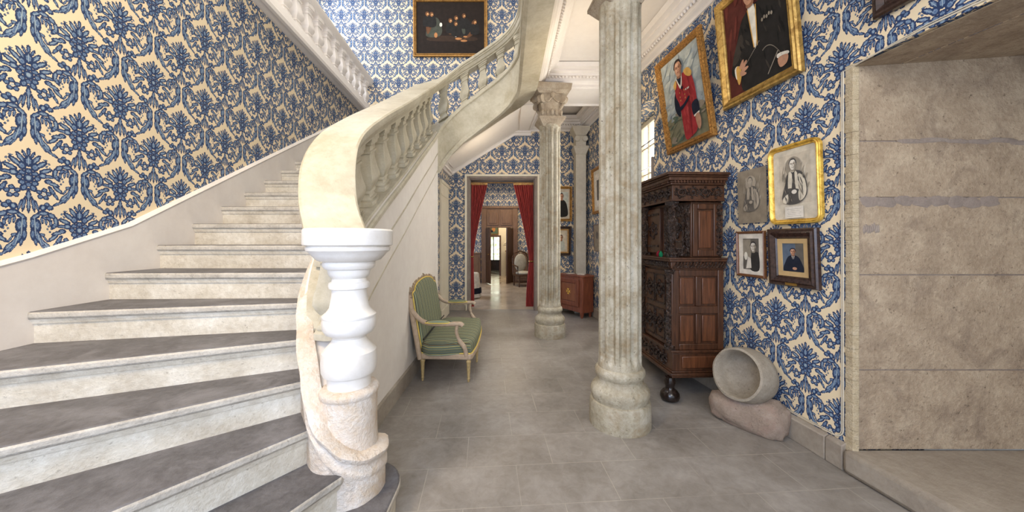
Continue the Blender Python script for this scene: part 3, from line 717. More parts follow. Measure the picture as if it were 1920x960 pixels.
# soffit: ruled surface from string bottom to the far wall
m = MB(); A = []; B = []
for p, b in zip(cut, bt):
    if p[1] < 4.85 and p[0] > 0: break
    fx = min(max((p[0]+.95)/(1.15)*1.36-1.25, -1.25), .2)
    q = min(ZS, 2.87+.62*(fx+1.23))
    A.append((p[0], p[1], b)); B.append((fx, YF, q))
K = 8
for i in range(len(A)-1):
    for k in range(K):
        def P(i_, k_):
            t = k_/K; a = Vector(A[i_]); c = Vector(B[i_]); v = a.lerp(c, t); v.z += .10*math.sin(PI*t); return v
        m.face([P(i, k), P(i, k+1), P(i+1, k+1), P(i+1, k)])
        m.face([P(i, k)+Vector((0, 0, .25)), P(i+1, k)+Vector((0, 0, .25)), P(i+1, k+1)+Vector((0, 0, .25)), P(i, k+1)+Vector((0, 0, .25))])
bmesh.ops.remove_doubles(m.bm, verts=m.bm.verts[:], dist=1e-4)
m.build('soffit', 'white', stair, ang=60, norm=False)
# raking cornice on the far wall under the soffit
m = MB()
zA, zB = 2.87, 3.70
rake = [(-1.25, YF, zA-.05), (.11, YF, zB-.03), (.45, YF, zB-.03)]
for (o0, o1, dz0, dz1) in ((0, .03, -.02, .03), (0, .07, .03, .07), (0, .05, .07, .11), (0, .12, .11, .16), (0, .17, .16, .22)):
    for a, b in zip(rake, rake[1:]):
        m.hexa([(a[0], YF-o1, a[2]+dz0), (b[0], YF-o1, b[2]+dz0), (b[0], YF, b[2]+dz0), (a[0], YF, a[2]+dz0)], [(a[0], YF-o1, a[2]+dz1), (b[0], YF-o1, b[2]+dz1), (b[0], YF, b[2]+dz1), (a[0], YF, a[2]+dz1)])
for (o1, dz0, dz1) in ((.03, -.02, .03), (.07, .03, .07), (.05, .07, .11), (.12, .11, .16)):
    m.hexa([(-1.25, YF, zA-.05+dz0), (-1.25+o1, YF, zA-.05+dz0), (-1.25+o1, 5.12, 2.78+dz0), (-1.25, 5.12, 2.78+dz0)], [(-1.25, YF, zA-.05+dz1), (-1.25+o1, YF, zA-.05+dz1), (-1.25+o1, 5.12, 2.78+dz1), (-1.25, 5.12, 2.78+dz1)])
struct(m.build('trim_raking_cornice', 'white', smooth=False))

# balusters -------------------------------------------------------
def bprof(h):
    b = [(.082, 0), (.082, .06), (.064, .065), (.070, .085), (.070, .10), (.054, .115), (.050, .16), (.062, .17), (.062, .20), (.056, .21), (.074, .27), (.088, .34), (.086, .40), (.068, .52), (.056, .63), (.053, .72), (.066, .725), (.066, .755), (.056, .765), (.058, .83), (.074, .85), (.074, .89), (.084, .895), (.084, 1.0)]
    return [(r, z*h) for r, z in b]
def baluster_mesh(h, pitch, ax, s=1.0):
    m = MB(); prof = [(r*s, z) for r, z in bprof(h)]
    m.lathe(prof, 24, square=0.75)
    for v in m.bm.verts: v.co.z += pitch*(v.co.y if ax == 'y' else v.co.x)
    return m
proto = {}
def interp_path(y=None, x=None):
    for i in range(len(SP)-1):
        a, b = SP[i], SP[i+1]
        if y is not None and a[1] <= y <= b[1] and a[0] < -.9:
            return a.lerp(b, (y-a[1])/(b[1]-a[1]))
        if x is not None and a[0] <= x <= b[0] and a[1] > 5.1: return a.lerp(b, (x-a[0])/(b[0]-a[0]))
ys = [2.22+.287*k for k in range(10)]
bo = None
for y in ys:
    p = interp_path(y=y)
    if bo is None: bo = baluster_mesh(.60, .575, 'y').build('baluster', 'stone', bal, ang=50); o = bo
    else: o = dup_part(bo, bal)
    o.location = (p[0], p[1], p[3]+.03)
    o.scale = (1, 1, (p[2]-.13-p[3]-.03)/.60 if y > 2.6 else (p[2]-.13-p[3]-.03)/.60)
bo2 = None
for x in (-1.0, -.70, -.42, -.14, .13):
    p = interp_path(x=x)
    if bo2 is None: bo2 = baluster_mesh(.50, .64, 'x', .88).build('baluster', 'stone', bal, ang=50); o = bo2
    else: o = dup_part(bo2, bal)
    o.location = (p[0], p[1], p[3]-.01)
    o.scale = (1, 1, (p[2]-.13-p[3]+.01)/.50)
bo3 = None
for y in [4.85-.28*k for k in range(4)]:
    if bo3 is None: bo3 = baluster_mesh(.50, 0, 'y').build('baluster', 'stone', bal, ang=50); o = bo3
    else: o = dup_part(bo3, bal)
    o.location = (.285, y, 4.22)
# half baluster against the newel
o = dup_part(bo, bal); o.location = (-1.0, 1.96, .95); o.scale = (.9, .9, .95)

# newel ----------------------------------------------------------
NX, NYY = -.83, 1.80
k = 1.80/650.0
def zr(v): return H-(v-V0)*k
npf = [(38, 724), (38, 700), (45, 697), (48, 690), (48.5, 672), (47, 656), (40, 648), (31, 637), (29, 631), (31, 627), (41, 622), (46, 614), (47, 600), (46, 594), (47, 592), (47, 589), (40, 583), (34.5, 575), (32, 560), (30, 545), (31, 541), (35, 539), (36, 534), (35, 529), (31, 527), (29, 521), (33, 518), (36, 513), (37, 508), (38, 504), (42, 503), (45, 499), (46, 494), (45, 490), (55, 487), (63, 478), (66, 474), (72, 469), (73, 464), (70, 462), (77, 459), (77.5, 457), (77.5, 433), (75, 430)]
m = MB(); m.lathe([(r*k, zr(v)) for r, v in npf], 48, (NX, NYY, 0))
nw = m.build('newel_post', 'newel', bal, ang=32, bevel=0)
m = MB()
pz0 = zr(736)
def prf(r, z, a):
    p = Vector((math.cos(a)*3, math.sin(a)*3, z*5)); 
    return r*(1+.025*noise.noise(p*2))
zs = [0.17+(pz0-.17)*i/14 for i in range(15)]
m.lathe([(.155-.02*min(1, (z-.17)/.3)+.0, z) for z in zs]+[(.138, pz0), (.144, pz0+.012), (.144, pz0+.028), (.135, pz0+.04), (.12, pz0+.045)], 40, (NX, NYY, 0), rf=prf)
m.build('newel_pedestal', 'pedestal', bal, ang=50)
# string end winding down round the pedestal
def sp(a, r, z): return (NX+r*math.cos(math.radians(a)), NYY+r*math.sin(math.radians(a)), z)
path = cr([(-1.242, 2.34, 1.43), (-1.215, 2.11, 1.17), (-1.115, 1.915, .95), (-1.0, 1.765, .76), sp(238, .152, .60), sp(268, .146, .49), sp(296, .143, .43), sp(325, .141, .40), sp(360, .14, .39), sp(395, .14, .39)], 5)
n_ = len(path)
m = MB(); zt_ = [p[2] for p in path]; off = lambda d: [z+d for z in zt_]
m.sweep([(p[0], p[1], 0) for p in path], [(.03, .17), (-.035, .17), (-.035, off(-.115)), (-.047, off(-.10)), (-.047, off(-.075)), (-.036, off(-.062)), (-.036, off(-.04)), (-.052, off(-.028)), (-.055, off(-.008)), (-.04, off(.008)), (.0, off(.016)), (.03, off(.01))])
for v in m.bm.verts:
    if v.co.z > .2:
        q = v.co*9; v.co += Vector((noise.noise(q), noise.noise(q+Vector((7, 1, 2))), noise.noise(q*1.3)))*.008
m.build('string_scroll', 'pedestal', bal, ang=50)
m = MB(); m.lathe([(.178, .17), (.176, .30), (.172, .36), (.15, .385)], 40, (NX, NYY, 0), rf=prf); m.build('pedestal_base', 'pedestal', bal, ang=50)

# gallery balustrade on the left
gal = thing('gallery_balustrade', 'white balustrade of the upper gallery above the damask left wall', 'balustrade')
gp = [(XL(YF), YF-.02), (XL(2.6), 2.6)]
m = MB(); m.sweep([(p[0], p[1], 0) for p in gp], [(-.1, 4.08), (.02, 4.04), (.1, 4.06), (.12, 4.03), (.16, 4.03), (.17, 4.07), (.155, 4.10), (.155, 4.18), (.14, 4.2), (-.1, 4.2)]); m.build('fascia', 'white', gal)
m = MB(); m.sweep([(p[0]+.06, p[1], 0) for p in gp], [(-.08, 4.68), (.08, 4.68), (.10, 4.73), (.11, 4.76), (.11, 4.80), (.09, 4.82), (-.09, 4.82), (-.11, 4.76)]); m.build('handrail', 'white', gal)
g0 = None
for kx in range(11):
    y = 7.0-.28*kx
    if g0 is None: g0 = baluster_mesh(.48, 0, 'y', .95).build('baluster', 'white', gal, ang=50); o = g0
    else: o = dup_part(g0, gal)
    o.location = (XL(y)+.06, y, 4.2)

# ================================================================= COLUMNS
def column(name, label, x, y, loc_rot=0.0, dz=0.0):
    c = thing(name, label, 'column', (x, y, 0), loc_rot)
    def fl(r, z, a):
        k_ = 12; t = (a*k_/(2*PI)) % 1.0
        if t < .16 or t > .84: return r
        s_ = math.sin((t-.16)/.68*PI); dpt = min(1, max(0, (z-.49)/.05))*min(1, max(0, (3.15-z)/.05))
        return r-.034*(s_**.7)*dpt
    m = MB(); m.lathe([(.17, .44), (.168, .48), (.166, .50), (.166, .52), (.165, .56)]+[(.165-.004*i/10, .56+(3.08-.56)*i/10) for i in range(11)]+[(.161, 3.12), (.161, 3.16+dz), (.165, 3.2+dz)], 144, rf=fl)
    m.build('shaft', 'column', c, ang=24)
    m = MB(); m.lathe([(.236, 0), (.238, .02), (.236, .17), (.228, .195), (.215, .20), (.222, .225), (.228, .25), (.226, .28), (.212, .305), (.195, .315), (.19, .325), (.178, .345), (.175, .365), (.180, .375), (.190, .39), (.194, .41), (.19, .435), (.178, .45), (.172, .455)], 56)
    m.build('base', 'pedestal' if False else 'column', c, ang=40)
    m = MB()
    def ring(z, r): return [(r*sx, r*sy, z) for sx, sy in ((1, 1), (-1, 1), (-1, -1), (1, -1))]
    m.hexa([(p[0]*1, p[1], p[2]) for p in ring(3.17, .125)][::-1], ring(3.27, .195)[::-1]); m.hexa(ring(3.27, .2), ring(3.30, .2))
    m.lathe([(.15, 3.30), (.155, 3.45), (.18, 3.58), (.21, 3.63)], 24, square=.6)
    for i in range(16):
        a = 2*PI*i/16; rr = .165+.03*(abs(math.cos(2*a)) < .3)
        m.blob((rr*math.cos(a), rr*math.sin(a), 3.37), (.028, .028, .06), 1)
    for i in range(4):
        a = PI/4+i*PI/2; cx, cy = .235*math.cos(a), .235*math.sin(a)
        R = Matrix.Rotation(a+PI/2, 4, 'Z') @ Matrix.Rotation(PI/2, 4, 'Y')
        R = Matrix.Rotation(a, 4, 'Z') @ Matrix.Rotation(PI/2, 4, 'X')
        m.lathe([(.045, -.04), (.062, -.035), (.062, -.02), (.05, 0), (.062, .02), (.062, .035), (.045, .04)], 18, (cx, cy, 3.56), M4=R)
        # curling leaf under each volute
        m.tube([(cx*.62, cy*.62, 3.36), (cx*.8, cy*.8, 3.44), (cx, cy, 3.50)], [.03, .028, .02], 8)
        b = i*PI/2
        m.blob((.20*math.cos(b), .20*math.sin(b), 3.62), (.045, .045, .05), 2, nz=.3)
        spp = [(.19*math.cos(b)+(-math.sin(b))*q, .19*math.sin(b)+math.cos(b)*q, 3.55+.03*math.cos(q*40)) for q in [-.1+.02*w_ for w_ in range(11)]]
        m.tube(spp, .014, 6)
    m.hexa(ring(3.63, .215), ring(3.68, .25)); m.hexa(ring(3.68, .262), ring(3.765, .275))
    cp_ = m.build('capital', 'capital', c, ang=40); cp_.location.z = dz*.5; cp_.scale.z = 1
    for v in cp_.data.vertices: v.co.z += dz*.5
    return c
column('column', 'tall fluted stone column nearest the camera, in the middle of the hall', .885, 2.78, math.radians(6), .115)
column('column', 'fluted stone column farther back, beside the red-curtained doorway', .622, 5.32, math.radians(6))

# ================================================================= CARVED CABINET
CX, CY = 1.465, 3.12
cab = thing('carved_cabinet', 'tall dark carved walnut two-tier cabinet against the right wall', 'cabinet', (CX, CY, 0), math.radians(2.6))
D, L = .485, 1.26
def foot(x, y):
    m = MB(); m.lathe([(.05, 0), (.075, .012), (.085, .04), (.08, .07), (.06, .095), (.04, .11), (.038, .13), (.045, .15), (.05, .175), (.042, .20), (.04, .215)], 28, (x, y, 0))
    return m
foot(.0, .04).build('bun_foot', 'blackwood', cab, ang=60)['label'] = 'black turned bun foot'
foot(.0, L-.06).build('bun_foot', 'blackwood', cab, ang=60); foot(D-.09, .62).build('bun_foot', 'blackwood', cab, ang=60); foot(D-.08, L-.06).build('bun_foot', 'blackwood', cab, ang=60)
def slab(m, x0, y0, z0, z1, ov, mi=0): m.box(x0-ov, D, y0-ov, L+ov, z0, z1, mi)
m = MB(); slab(m, 0, 0, .215, .235, .0); slab(m, 0, 0, .235, .26, .015); slab(m, 0, 0, .26, .275, -.0); slab(m, .01, .01, .275, .43, 0); slab(m, 0, 0, .43, .445, .0); slab(m, 0, 0, .445, .465, .012)
m.build('plinth', 'wood', cab, bevel=.004)
# side panel in plinth
m = MB(); m.box(.09, .42, -.004, .015, .30, .41); m.build('plinth_panel', 'wood_panel', cab, bevel=.008)
def scrollwork(x0, x1, z0, z1, face, n, seed):
    """carved rinceau: spirals with leaves on a face; face(u,z,h)->3D point"""
    rnd = random.Random(seed); m = MB(); w_ = (x1-x0)/n; hh = (z1-z0)/2; zc = (z0+z1)/2
    for i in range(n):
        cx = x0+(i+.5)*w_; s = 1 if i % 2 else -1; R = min(w_*.42, hh*.85)
        pts = [face(cx+R*(1-t*.85)*math.cos(s*t*9+rnd.random()*.1), zc+R*(1-t*.85)*math.sin(s*t*9), .006) for t in [q/18 for q in range(19)]]
        m.tube(pts, [.010-.004*q/18 for q in range(19)], 6)
        m.blob(face(cx, zc, .006), (R*.28,)*3, 1)
        for q in range(6):
            a = q/6*2*PI+.4; p = face(cx+R*1.02*math.cos(a), zc+min(hh, R*1.02)*math.sin(a), .003); m.blob(p, (R*.26, R*.26, R*.26), 1, nz=.4)
    pts = [face(x0+(x1-x0)*q/40, zc+hh*.5*math.sin(q/40*n*PI), .004) for q in range(41)]
    m.tube(pts, .007, 6)
    return m
side = lambda y: (lambda u, z, h: (u, y-h, z))
front = lambda x: (lambda u, z, h: (x-h, u, z))
# front plinth drawers
m = scrollwork(.1, L-.1, .29, .42, front(.008), 8, 1); m.build('carved_drawer_front', 'carved', cab)
# lower body
m = MB(); m.box(.03, D-.0, .03, L-.03, .465, 1.19); m.build('lower_carcase', 'wood', cab, bevel=.004)
m = MB(); y = .03
for a, b, c_, d_ in ((.0, .07, .465, 1.19), (.43, D, .465, 1.19), (.07, .43, .465, .52), (.07, .43, .79, .86), (.07, .43, 1.13, 1.19), (.225, .275, .52, .79), (.225, .275, .86, 1.13)):
    m.box(a, b, y-.022, y+.002, c_, d_)
for zz in (.79, 1.13): pass
m.build('side_frame', 'wood', cab, bevel=.006)
for a, b, c_, d_ in ((.085, .21, .535, .775), (.29, .415, .535, .775), (.085, .21, .875, 1.115), (.29, .415, .875, 1.115)):
    m = MB(); m.box(a, b, y-.010, y+.002, c_, d_); m.build('side_panel', 'wood_panel', cab, bevel=.007)
# front doors lower, half columns
for kdoor in range(2):
    y0 = .12+kdoor*.53; y1 = y0+.46
    m = MB(); m.box(.012, .03, y0, y1, .48, 1.17); dd = m.build('door', 'wood', cab, bevel=.004)
    for z0, z1 in ((.53, .79), (.86, 1.12)):
        for ya, yb_ in ((y0+.04, y0+.21), (y0+.25, y0+.42)):
            m = scrollwork(ya, yb_, z0, z1, front(.01), 1, int(z0*100)); m.box(.004, .012, ya-.012, ya, z0, z1); m.box(.004, .012, yb_, yb_+.012, z0, z1); m.box(.004, .012, ya, yb_, z0-.012, z0); m.box(.004, .012, ya, yb_, z1, z1+.012)
            m.build('carved_panel', 'carved', dd)
def halfcol(x, y):
    m = MB(); m.lathe([(.05, .465), (.05, .50), (.034, .52), (.04, .55), (.036, .58), (.04, .68), (.036, .76), (.044, .775), (.036, .79), (.034, .95), (.031, 1.08), (.04, 1.095), (.034, 1.11), (.045, 1.15), (.052, 1.19)], 20, (x, y, 0), rf=lambda r, z, a: r*(1-.08*(math.sin(a*10) > 0)*(z > .79) - .1*(1 if .52 < z < .78 else 0)*math.sin(a*5+z*60)))
    return m
for yy in (.05, L/2, L-.05): halfcol(.005, yy).build('half_column', 'carved', cab, ang=50)
# waist
m = MB(); slab(m, .01, .01, 1.19, 1.205, .012); slab(m, 0, 0, 1.205, 1.265, .02); slab(m, 0, 0, 1.265, 1.285, .04); slab(m, 0, 0, 1.285, 1.30, .05); m.build('waist_moulding', 'wood', cab, bevel=.004)
m = MB()
for q in range(16):
    u = .0+q*.03; m.tube([(u, -.024, 1.212), (u+.02, -.034, 1.235), (u+.034, -.024, 1.26)], .007, 6)
for q in range(36):
    u = .0+q*.035; m.tube([(-.024, u, 1.212), (-.034, u+.02, 1.235), (-.024, u+.034, 1.26)], .007, 6)
m.build('waist_carving', 'carved', cab)
# upper body with canted corners
fp = [(.20, .04), (D, .04), (D, L-.04), (.20, L-.04), (.08, .36 if False else L-.30), (.08, .30)]
m = MB(); m.prism(fp, 1.30, 1.81); m.build('upper_carcase', 'wood', cab, bevel=.004)
m = MB(); m.box(.205, .25, .02, .042, 1.31, 1.79); m.box(.40, D, .02, .042, 1.31, 1.79); m.box(.25, .40, .02, .042, 1.31, 1.37); m.box(.25, .40, .02, .042, 1.74, 1.79); m.build('upper_side_frame', 'wood', cab, bevel=.006)
m = MB(); m.box(.265, .385, .03, .042, 1.385, 1.725); m.build('upper_side_panel', 'wood_panel', cab, bevel=.007)
# canted panel : niche with figure
a = Vector((.20, .04)); b = Vector((.08, .30)); dv = (b-a).normalized(); nv = Vector((dv.y, -dv.x)); 
if nv.x > 0: nv = -nv
LL = (b-a).length
cant = lambda u, z, h: (a.x+dv.x*u+nv.x*h, a.y+dv.y*u+nv.y*h, z)
def cbox(m, u0, u1, z0, z1, h0, h1):
    m.hexa([cant(u0, z0, h0), cant(u1, z0, h0), cant(u1, z0, h1), cant(u0, z0, h1)], [cant(u0, z1, h0), cant(u1, z1, h0), cant(u1, z1, h1), cant(u0, z1, h1)])
m = MB()
for u0, u1, z0, z1 in ((.01, .05, 1.31, 1.79), (LL-.05, LL-.01, 1.31, 1.79), (.05, LL-.05, 1.31, 1.37), (.05, LL-.05, 1.70, 1.79)): cbox(m, u0, u1, z0, z1, -.005, .02)
for u0, u1, z0, z1 in ((.06, .07, 1.38, 1.69), (LL-.07, LL-.06, 1.38, 1.69), (.06, LL-.06, 1.37, 1.39), (.06, LL-.06, 1.68, 1.70), (.05, LL-.05, 1.44, 1.455)): cbox(m, u0, u1, z0, z1, -.005, .035)
m.build('canted_panel_frame', 'carved', cab, bevel=.003)
m = scrollwork(.09, LL-.09, 1.47, 1.67, cant, 1, 5); m.blob(cant(LL/2, 1.55, .0), (.03, .03, .08), 2, nz=.5); m.blob(cant(LL/2, 1.645, .01), (.02, .02, .024), 1)
m.build('canted_carving', 'carved', cab)
# upper doors (front)
for kdoor in range(2):
    y0 = .33+kdoor*.32; m = MB(); m.box(.05, .08, y0, y0+.28, 1.33, 1.78); dd = m.build('door', 'wood', cab, bevel=.004)
    m = scrollwork(y0+.05, y0+.23, 1.42, 1.70, front(.055), 1, 9); m.box(.038, .05, y0+.03, y0+.25, 1.39, 1.41); m.box(.038, .05, y0+.03, y0+.25, 1.71, 1.73); m.build('carved_panel', 'carved', dd)
# caryatid supports
def caryatid(x, y):
    m = MB(); m.box(x-.04, x+.04, y-.04, y+.04, 1.30, 1.34); m.lathe([(.035, 1.34), (.028, 1.36), (.022, 1.40), (.028, 1.47), (.042, 1.54), (.05, 1.60), (.046, 1.64), (.03, 1.665), (.024, 1.68), (.034, 1.70), (.036, 1.725), (.026, 1.75), (.05, 1.77), (.055, 1.81)], 20, (x, y, 0), rf=lambda r, z, a: r*(1+.12*math.sin(a*7+z*40)))
    m.blob((x-.03, y-.02, 1.60), (.018, .018, .03), 1); m.blob((x-.03, y+.02, 1.60), (.018, .018, .03), 1)
    m.blob((x-.045, y, 1.79), (.025, .03, .02), 1); m.blob((x, y-.045, 1.79), (.03, .025, .02), 1)
    return m
for yy in (.055, L/2, L-.05): caryatid(.03, yy).build('caryatid_support', 'carved', cab, ang=60)
# frieze and cornice
m = MB(); m.box(.0, D, .0, L, 1.81, 1.955); m.box(-.012, D, -.012, L+.01, 1.81, 1.825); m.build('frieze', 'wood', cab, bevel=.004)
m = scrollwork(.02, D-.02, 1.835, 1.945, side(.0), 4, 3); fr = m.build('side_frieze_carving', 'carved', cab)
m = scrollwork(.02, L-.02, 1.835, 1.945, front(.0), 10, 4); m.build('front_frieze_carving', 'carved', cab)
m = MB(); slab(m, 0, 0, 1.955, 1.975, .02)
slab(m, 0, 0, 1.975, 1.99, .03); slab(m, 0, 0, 1.99, 2.02, .05); slab(m, 0, 0, 2.02, 2.035, .065); slab(m, 0, 0, 2.035, 2.06, .085); m.build('cornice', 'wood', cab, bevel=.005)
m = MB(); m.box(.0, .47, -.022, -.018, 1.972, 1.99)
for q in range(17): m.box(.0+q*.028, .014+q*.028, -.042, -.02, 1.972, 1.99)
m.build('dentil_strip', 'wood', cab)
m = MB(); m.box(-.022, -.018, 0, L, 1.972, 1.99)
for q in range(45): m.box(-.042, -.02, .0+q*.028, .014+q*.028, 1.972, 1.99)
m.build('dentil_strip', 'wood', cab)
# rear carved stile on upper side
m = MB()
for q in range(9): m.blob((D-.035, .018, 1.34+q*.052), (.03, .012, .026), 2, nz=.5, nf=6)
m.build('rear_stile_carving', 'carved', cab)
# small coloured trinkets standing in the upper recess
def trinket(nm, x, y, mats, lab):
    M4 = Matrix.Rotation(math.radians(2.6), 4, 'Z'); p = Vector((CX, CY, 0))+M4 @ Vector((x, y, 1.30))
    m = MB(); m.lathe([(.012, 0), (.018, .01), (.018, .035), (.010, .045), (.006, .055)], 14)
    o = m.build(nm, mats); o.location = p; tag(o, lab, 'ornament'); return o
paint('green_glaze', (20, 110, 70)); paint('red_glaze', (120, 20, 36))
trinket('ornament', -.02, .17, 'p_green_glaze', 'small green ornament on the ledge of the carved cabinet')
trinket('ornament', -.02, .22, 'p_red_glaze', 'small dark red ornament on the ledge of the carved cabinet')

# ================================================================= SETTEE
SX, SY = -.93, 3.57
se = thing('settee', 'green striped upholstered settee with carved painted frame against the stair wall', 'settee', (SX, SY, 0))
LEN = 1.16; DEP = .53     # x: back(0) -> front(DEP), y: 0..LEN
def leg(x, y):
    m = MB(); m.lathe([(.008, 0), (.014, .012), (.012, .03), (.019, .036), (.012, .045), (.014, .06), (.021, .19), (.023, .20), (.026, .212), (.02, .22), (.022, .235)], 18, (x, y, 0), rf=lambda r, z, a: r*(1-.08*(math.sin(a*8) > 0)*(.06 < z < .19)))
    return m
for x, y in ((.03, .03), (.03, LEN-.03), (DEP-.02, .0), (DEP-.02, LEN-.0), (DEP+.01, LEN/2)): leg(x, y).build('leg', 'settee_gilt', se, ang=50)
fr_pts = [(.0, 0), (DEP-.05, -.025), (DEP-.0, -.03), (DEP+.02, .0), (DEP+.045, .25), (DEP+.05, LEN/2), (DEP+.045, LEN-.25), (DEP+.02, LEN), (DEP-.0, LEN+.03), (DEP-.05, LEN+.025), (0, LEN)]
cen_x = DEP/2
m = MB(); m.prism(fr_pts, .232, .288); m.build('seat_rail', 'settee_wood', se, bevel=.01)
m = MB(); m.tube([(cen_x+(p[0]-cen_x)*.965+.005, LEN/2+(p[1]-LEN/2)*.965, .293) for p in fr_pts], .007, 6, closed=True); m.build('seat_piping', 'piping', se)
# seat cushion, domed
m = MB(); n = len(fr_pts); cen = Vector((DEP/2, LEN/2))
rings = []
for f, z in ((.985, .285), (1.0, .33), (.99, .37), (.96, .395), (.88, .412), (.7, .425), (.4, .432), (.1, .434)):
    pp = cr([Vector((*(cen+(Vector(p)-cen)*1), z)) for p in fr_pts], 4, True)
    rings.append([m.bm.verts.new((cen.x+(p.x-cen.x)*(1-(1-f)*1.0)*.955+.006, cen.y+(p.y-cen.y)*(1-(1-f)*.6)*.955, z)) for p in pp])
for i in range(len(rings)-1):
    for q in range(len(rings[0])): m.bm.faces.new((rings[i][q], rings[i][(q+1) % len(rings[0])], rings[i+1][(q+1) % len(rings[0])], rings[i+1][q]))
m.bm.faces.new(rings[-1]); m.bm.faces.new(rings[0][::-1])
for f in m.bm.faces:
    f.normal_update()
    if abs(f.normal.y) > .55 and abs(f.normal.z) < .7: f.material_index = 1
m.build('seat_cushion', ['stripe_y', 'stripe_z'], se, ang=70)
# back frame (leaning), outline in (y,z) with lean x
def bx_(z): return -.0-.11*max(0, (z-.25))/.7
arch = [(0.02, .26), (0.0, .60), (.0, .86), (.012, .915), (.06, .925), (.10, .935), (.15, .975), (.30, 1.01), (.58, 1.03), (.86, 1.01), (1.01, .975), (1.06, .935), (1.10, .925), (1.148, .915), (LEN, .86), (LEN, .60), (LEN-.02, .26)]
ar = cr([Vector((y, z, 0)) for y, z in arch], 4)
m = MB(); pts = [(bx_(p[1]), p[0], p[1]) for p in ar]
# rectangular section tube
m.tube(pts, .027, 8, flat=1.0); m.build('back_frame', 'settee_wood', se, ang=60)
m = MB(); inner = [((p[0]-LEN/2)*.955+LEN/2, .30+(p[1]-.26)*.93) for p in ar]
F1 = [m.bm.verts.new((bx_(z)+.018, y, z)) for y, z in inner]
cc = None
lay = [F1]
for f, dx in ((.97, .034), (.9, .046), (.7, .056), (.35, .062)):
    lay.append([m.bm.verts.new((bx_(.63+(z-.63)*f)+dx, LEN/2+(y-LEN/2)*(1-(1-f)*.6), .63+(z-.63)*f)) for y, z in inner])
back = [m.bm.verts.new((bx_(z)-.02, y, z)) for y, z in inner]; lay = [back]+lay
for i in range(len(lay)-1):
    for q in range(len(F1)): m.bm.faces.new((lay[i][q], lay[i][(q+1) % len(F1)], lay[i+1][(q+1) % len(F1)], lay[i+1][q]))
m.bm.faces.new(lay[-1]); m.bm.faces.new(lay[0][::-1]); m.build('back_cushion', 'stripe_y', se, ang=75)
m = MB(); m.tube([(bx_(z)+.028, y, z) for y, z in inner], .007, 6, closed=True); m.build('back_piping', 'piping', se)
m = MB()
for q in range(30):
    t = q/29; i = int(8+t*(len(ar)-17)); p = ar[i]; m.blob((bx_(p[1])+.008, p[0], p[1]+.012), (.024, .03, .018), 1, nz=.4, nf=5)
m.blob((bx_(1.03), LEN/2, 1.045), (.03, .07, .04), 2, nz=.5, nf=4); m.blob((bx_(1.06), LEN/2, 1.085), (.02, .03, .032), 2, nz=.4); m.blob((bx_(1.03), LEN/2-.09, 1.035), (.02, .04, .025), 1, nz=.4); m.blob((bx_(1.03), LEN/2+.09, 1.035), (.02, .04, .025), 1, nz=.4)
for yy in (.015, LEN-.015):
    c_ = MB(); c_.blob((bx_(.9), yy, .92), (.026, .03, .055), 2, nz=.5); c_.build('corner_carving', 'carvedgrey', se, ang=60)
m.tube([(bx_(p[1])+.004, p[0], p[1]+.004) for p in ar[14:-14]], .022, 6)
m.build('crest_carving', 'carvedgrey', se, ang=60)
for yy in (-.0, LEN):
    m = MB(); m.tube([(bx_(.24)+.01, yy, .235), (bx_(.6), yy, .6), (bx_(.9), yy, .90)], [.026, .024, .022], 8)
    m.build('back_post', 'settee_wood', se, ang=60)
for s_, yy in ((-1, -.012), (1, LEN+.012)):
    m = MB(); m.tube(cr([(bx_(.72), yy, .74), (-.0, yy, .655), (.08, yy+s_*.01, .615), (.22, yy+s_*.02, .60), (.34, yy+s_*.025, .605), (.43, yy+s_*.025, .605), (.455, yy+s_*.025, .585)], 5), [.024]*31, 10)
    m.tube(cr([(.40, yy+s_*.025, .60), (.39, yy+s_*.02, .52), (.42, yy+s_*.012, .43), (.47, yy+s_*.006, .36), (.49, yy, .27)], 5), [.018]*10+[.024]*11, 10)
    ao = m.build('armrest', 'settee_wood', se, ang=60)
    m = MB(); m.blob((.21, yy+s_*.015, .622), (.15, .034, .026), 3); m.build('arm_pad', 'stripe_y', ao)
    m = MB(); m.tube([(.21+.15*math.cos(t), yy+s_*.015+.036*math.sin(t), .617) for t in [2*PI*q/24 for q in range(24)]], .006, 6, closed=True); m.build('pad_piping', 'piping', ao)
m = MB(); m.tube([(.035, .04, .425), (.05, .5, .445), (.05, LEN-.06, .45)], .007, 6); m.build('cushion_strap', 'black', se)

# ================================================================= STONE BASIN
bz = thing('stone_mortar', 'broken stone bowl lying on its side on a rough block by the right wall', 'stone mortar', (1.86, 2.72, 0))
ax = Vector((-.90, -.36, .22)).normalized()
Q = ax.to_track_quat('Z', 'Y').to_matrix().to_4x4()
m = MB(); prof = [(.0001, -.17), (.09, -.165), (.155, -.135), (.195, -.08), (.21, -.01), (.206, .06), (.196, .115), (.18, .12), (.172, .11), (.172, .03), (.155, -.04), (.11, -.09), (.05, -.11), (.0001, -.112)]
m.lathe(prof[:7]+prof[7:], 40, (-.005, .0, .40), M4=Q, rf=lambda r, z, a: r*(1+.02*noise.noise(Vector((math.cos(a)*2, math.sin(a)*2, z*6)))))
m.build('bowl', 'basin', bz, ang=50)
m = MB(); rr = bmesh.ops.create_icosphere(m.bm, subdivisions=4, radius=1)
for v in rr['verts']:
    p = v.co.copy(); p *= 1+.16*noise.noise(p*1.7)+.07*noise.noise(p*5)+.03*noise.noise(p*11)
    q = Vector((math.copysign(abs(p.x)**.7, p.x)*.27, math.copysign(abs(p.y)**.7, p.y)*.13, math.copysign(abs(p.z)**.65, p.z)*(.125+.03*(p.x > 0)*min(1, p.x*2))))
    q += Vector((0, 0, 1))*.012*noise.noise(p*9)
    q.z += .112
    if q.z < 0: q.z = 0
    v.co = Matrix.Rotation(math.radians(-52), 4, 'Z') @ q + Vector((.015, .0, .0))
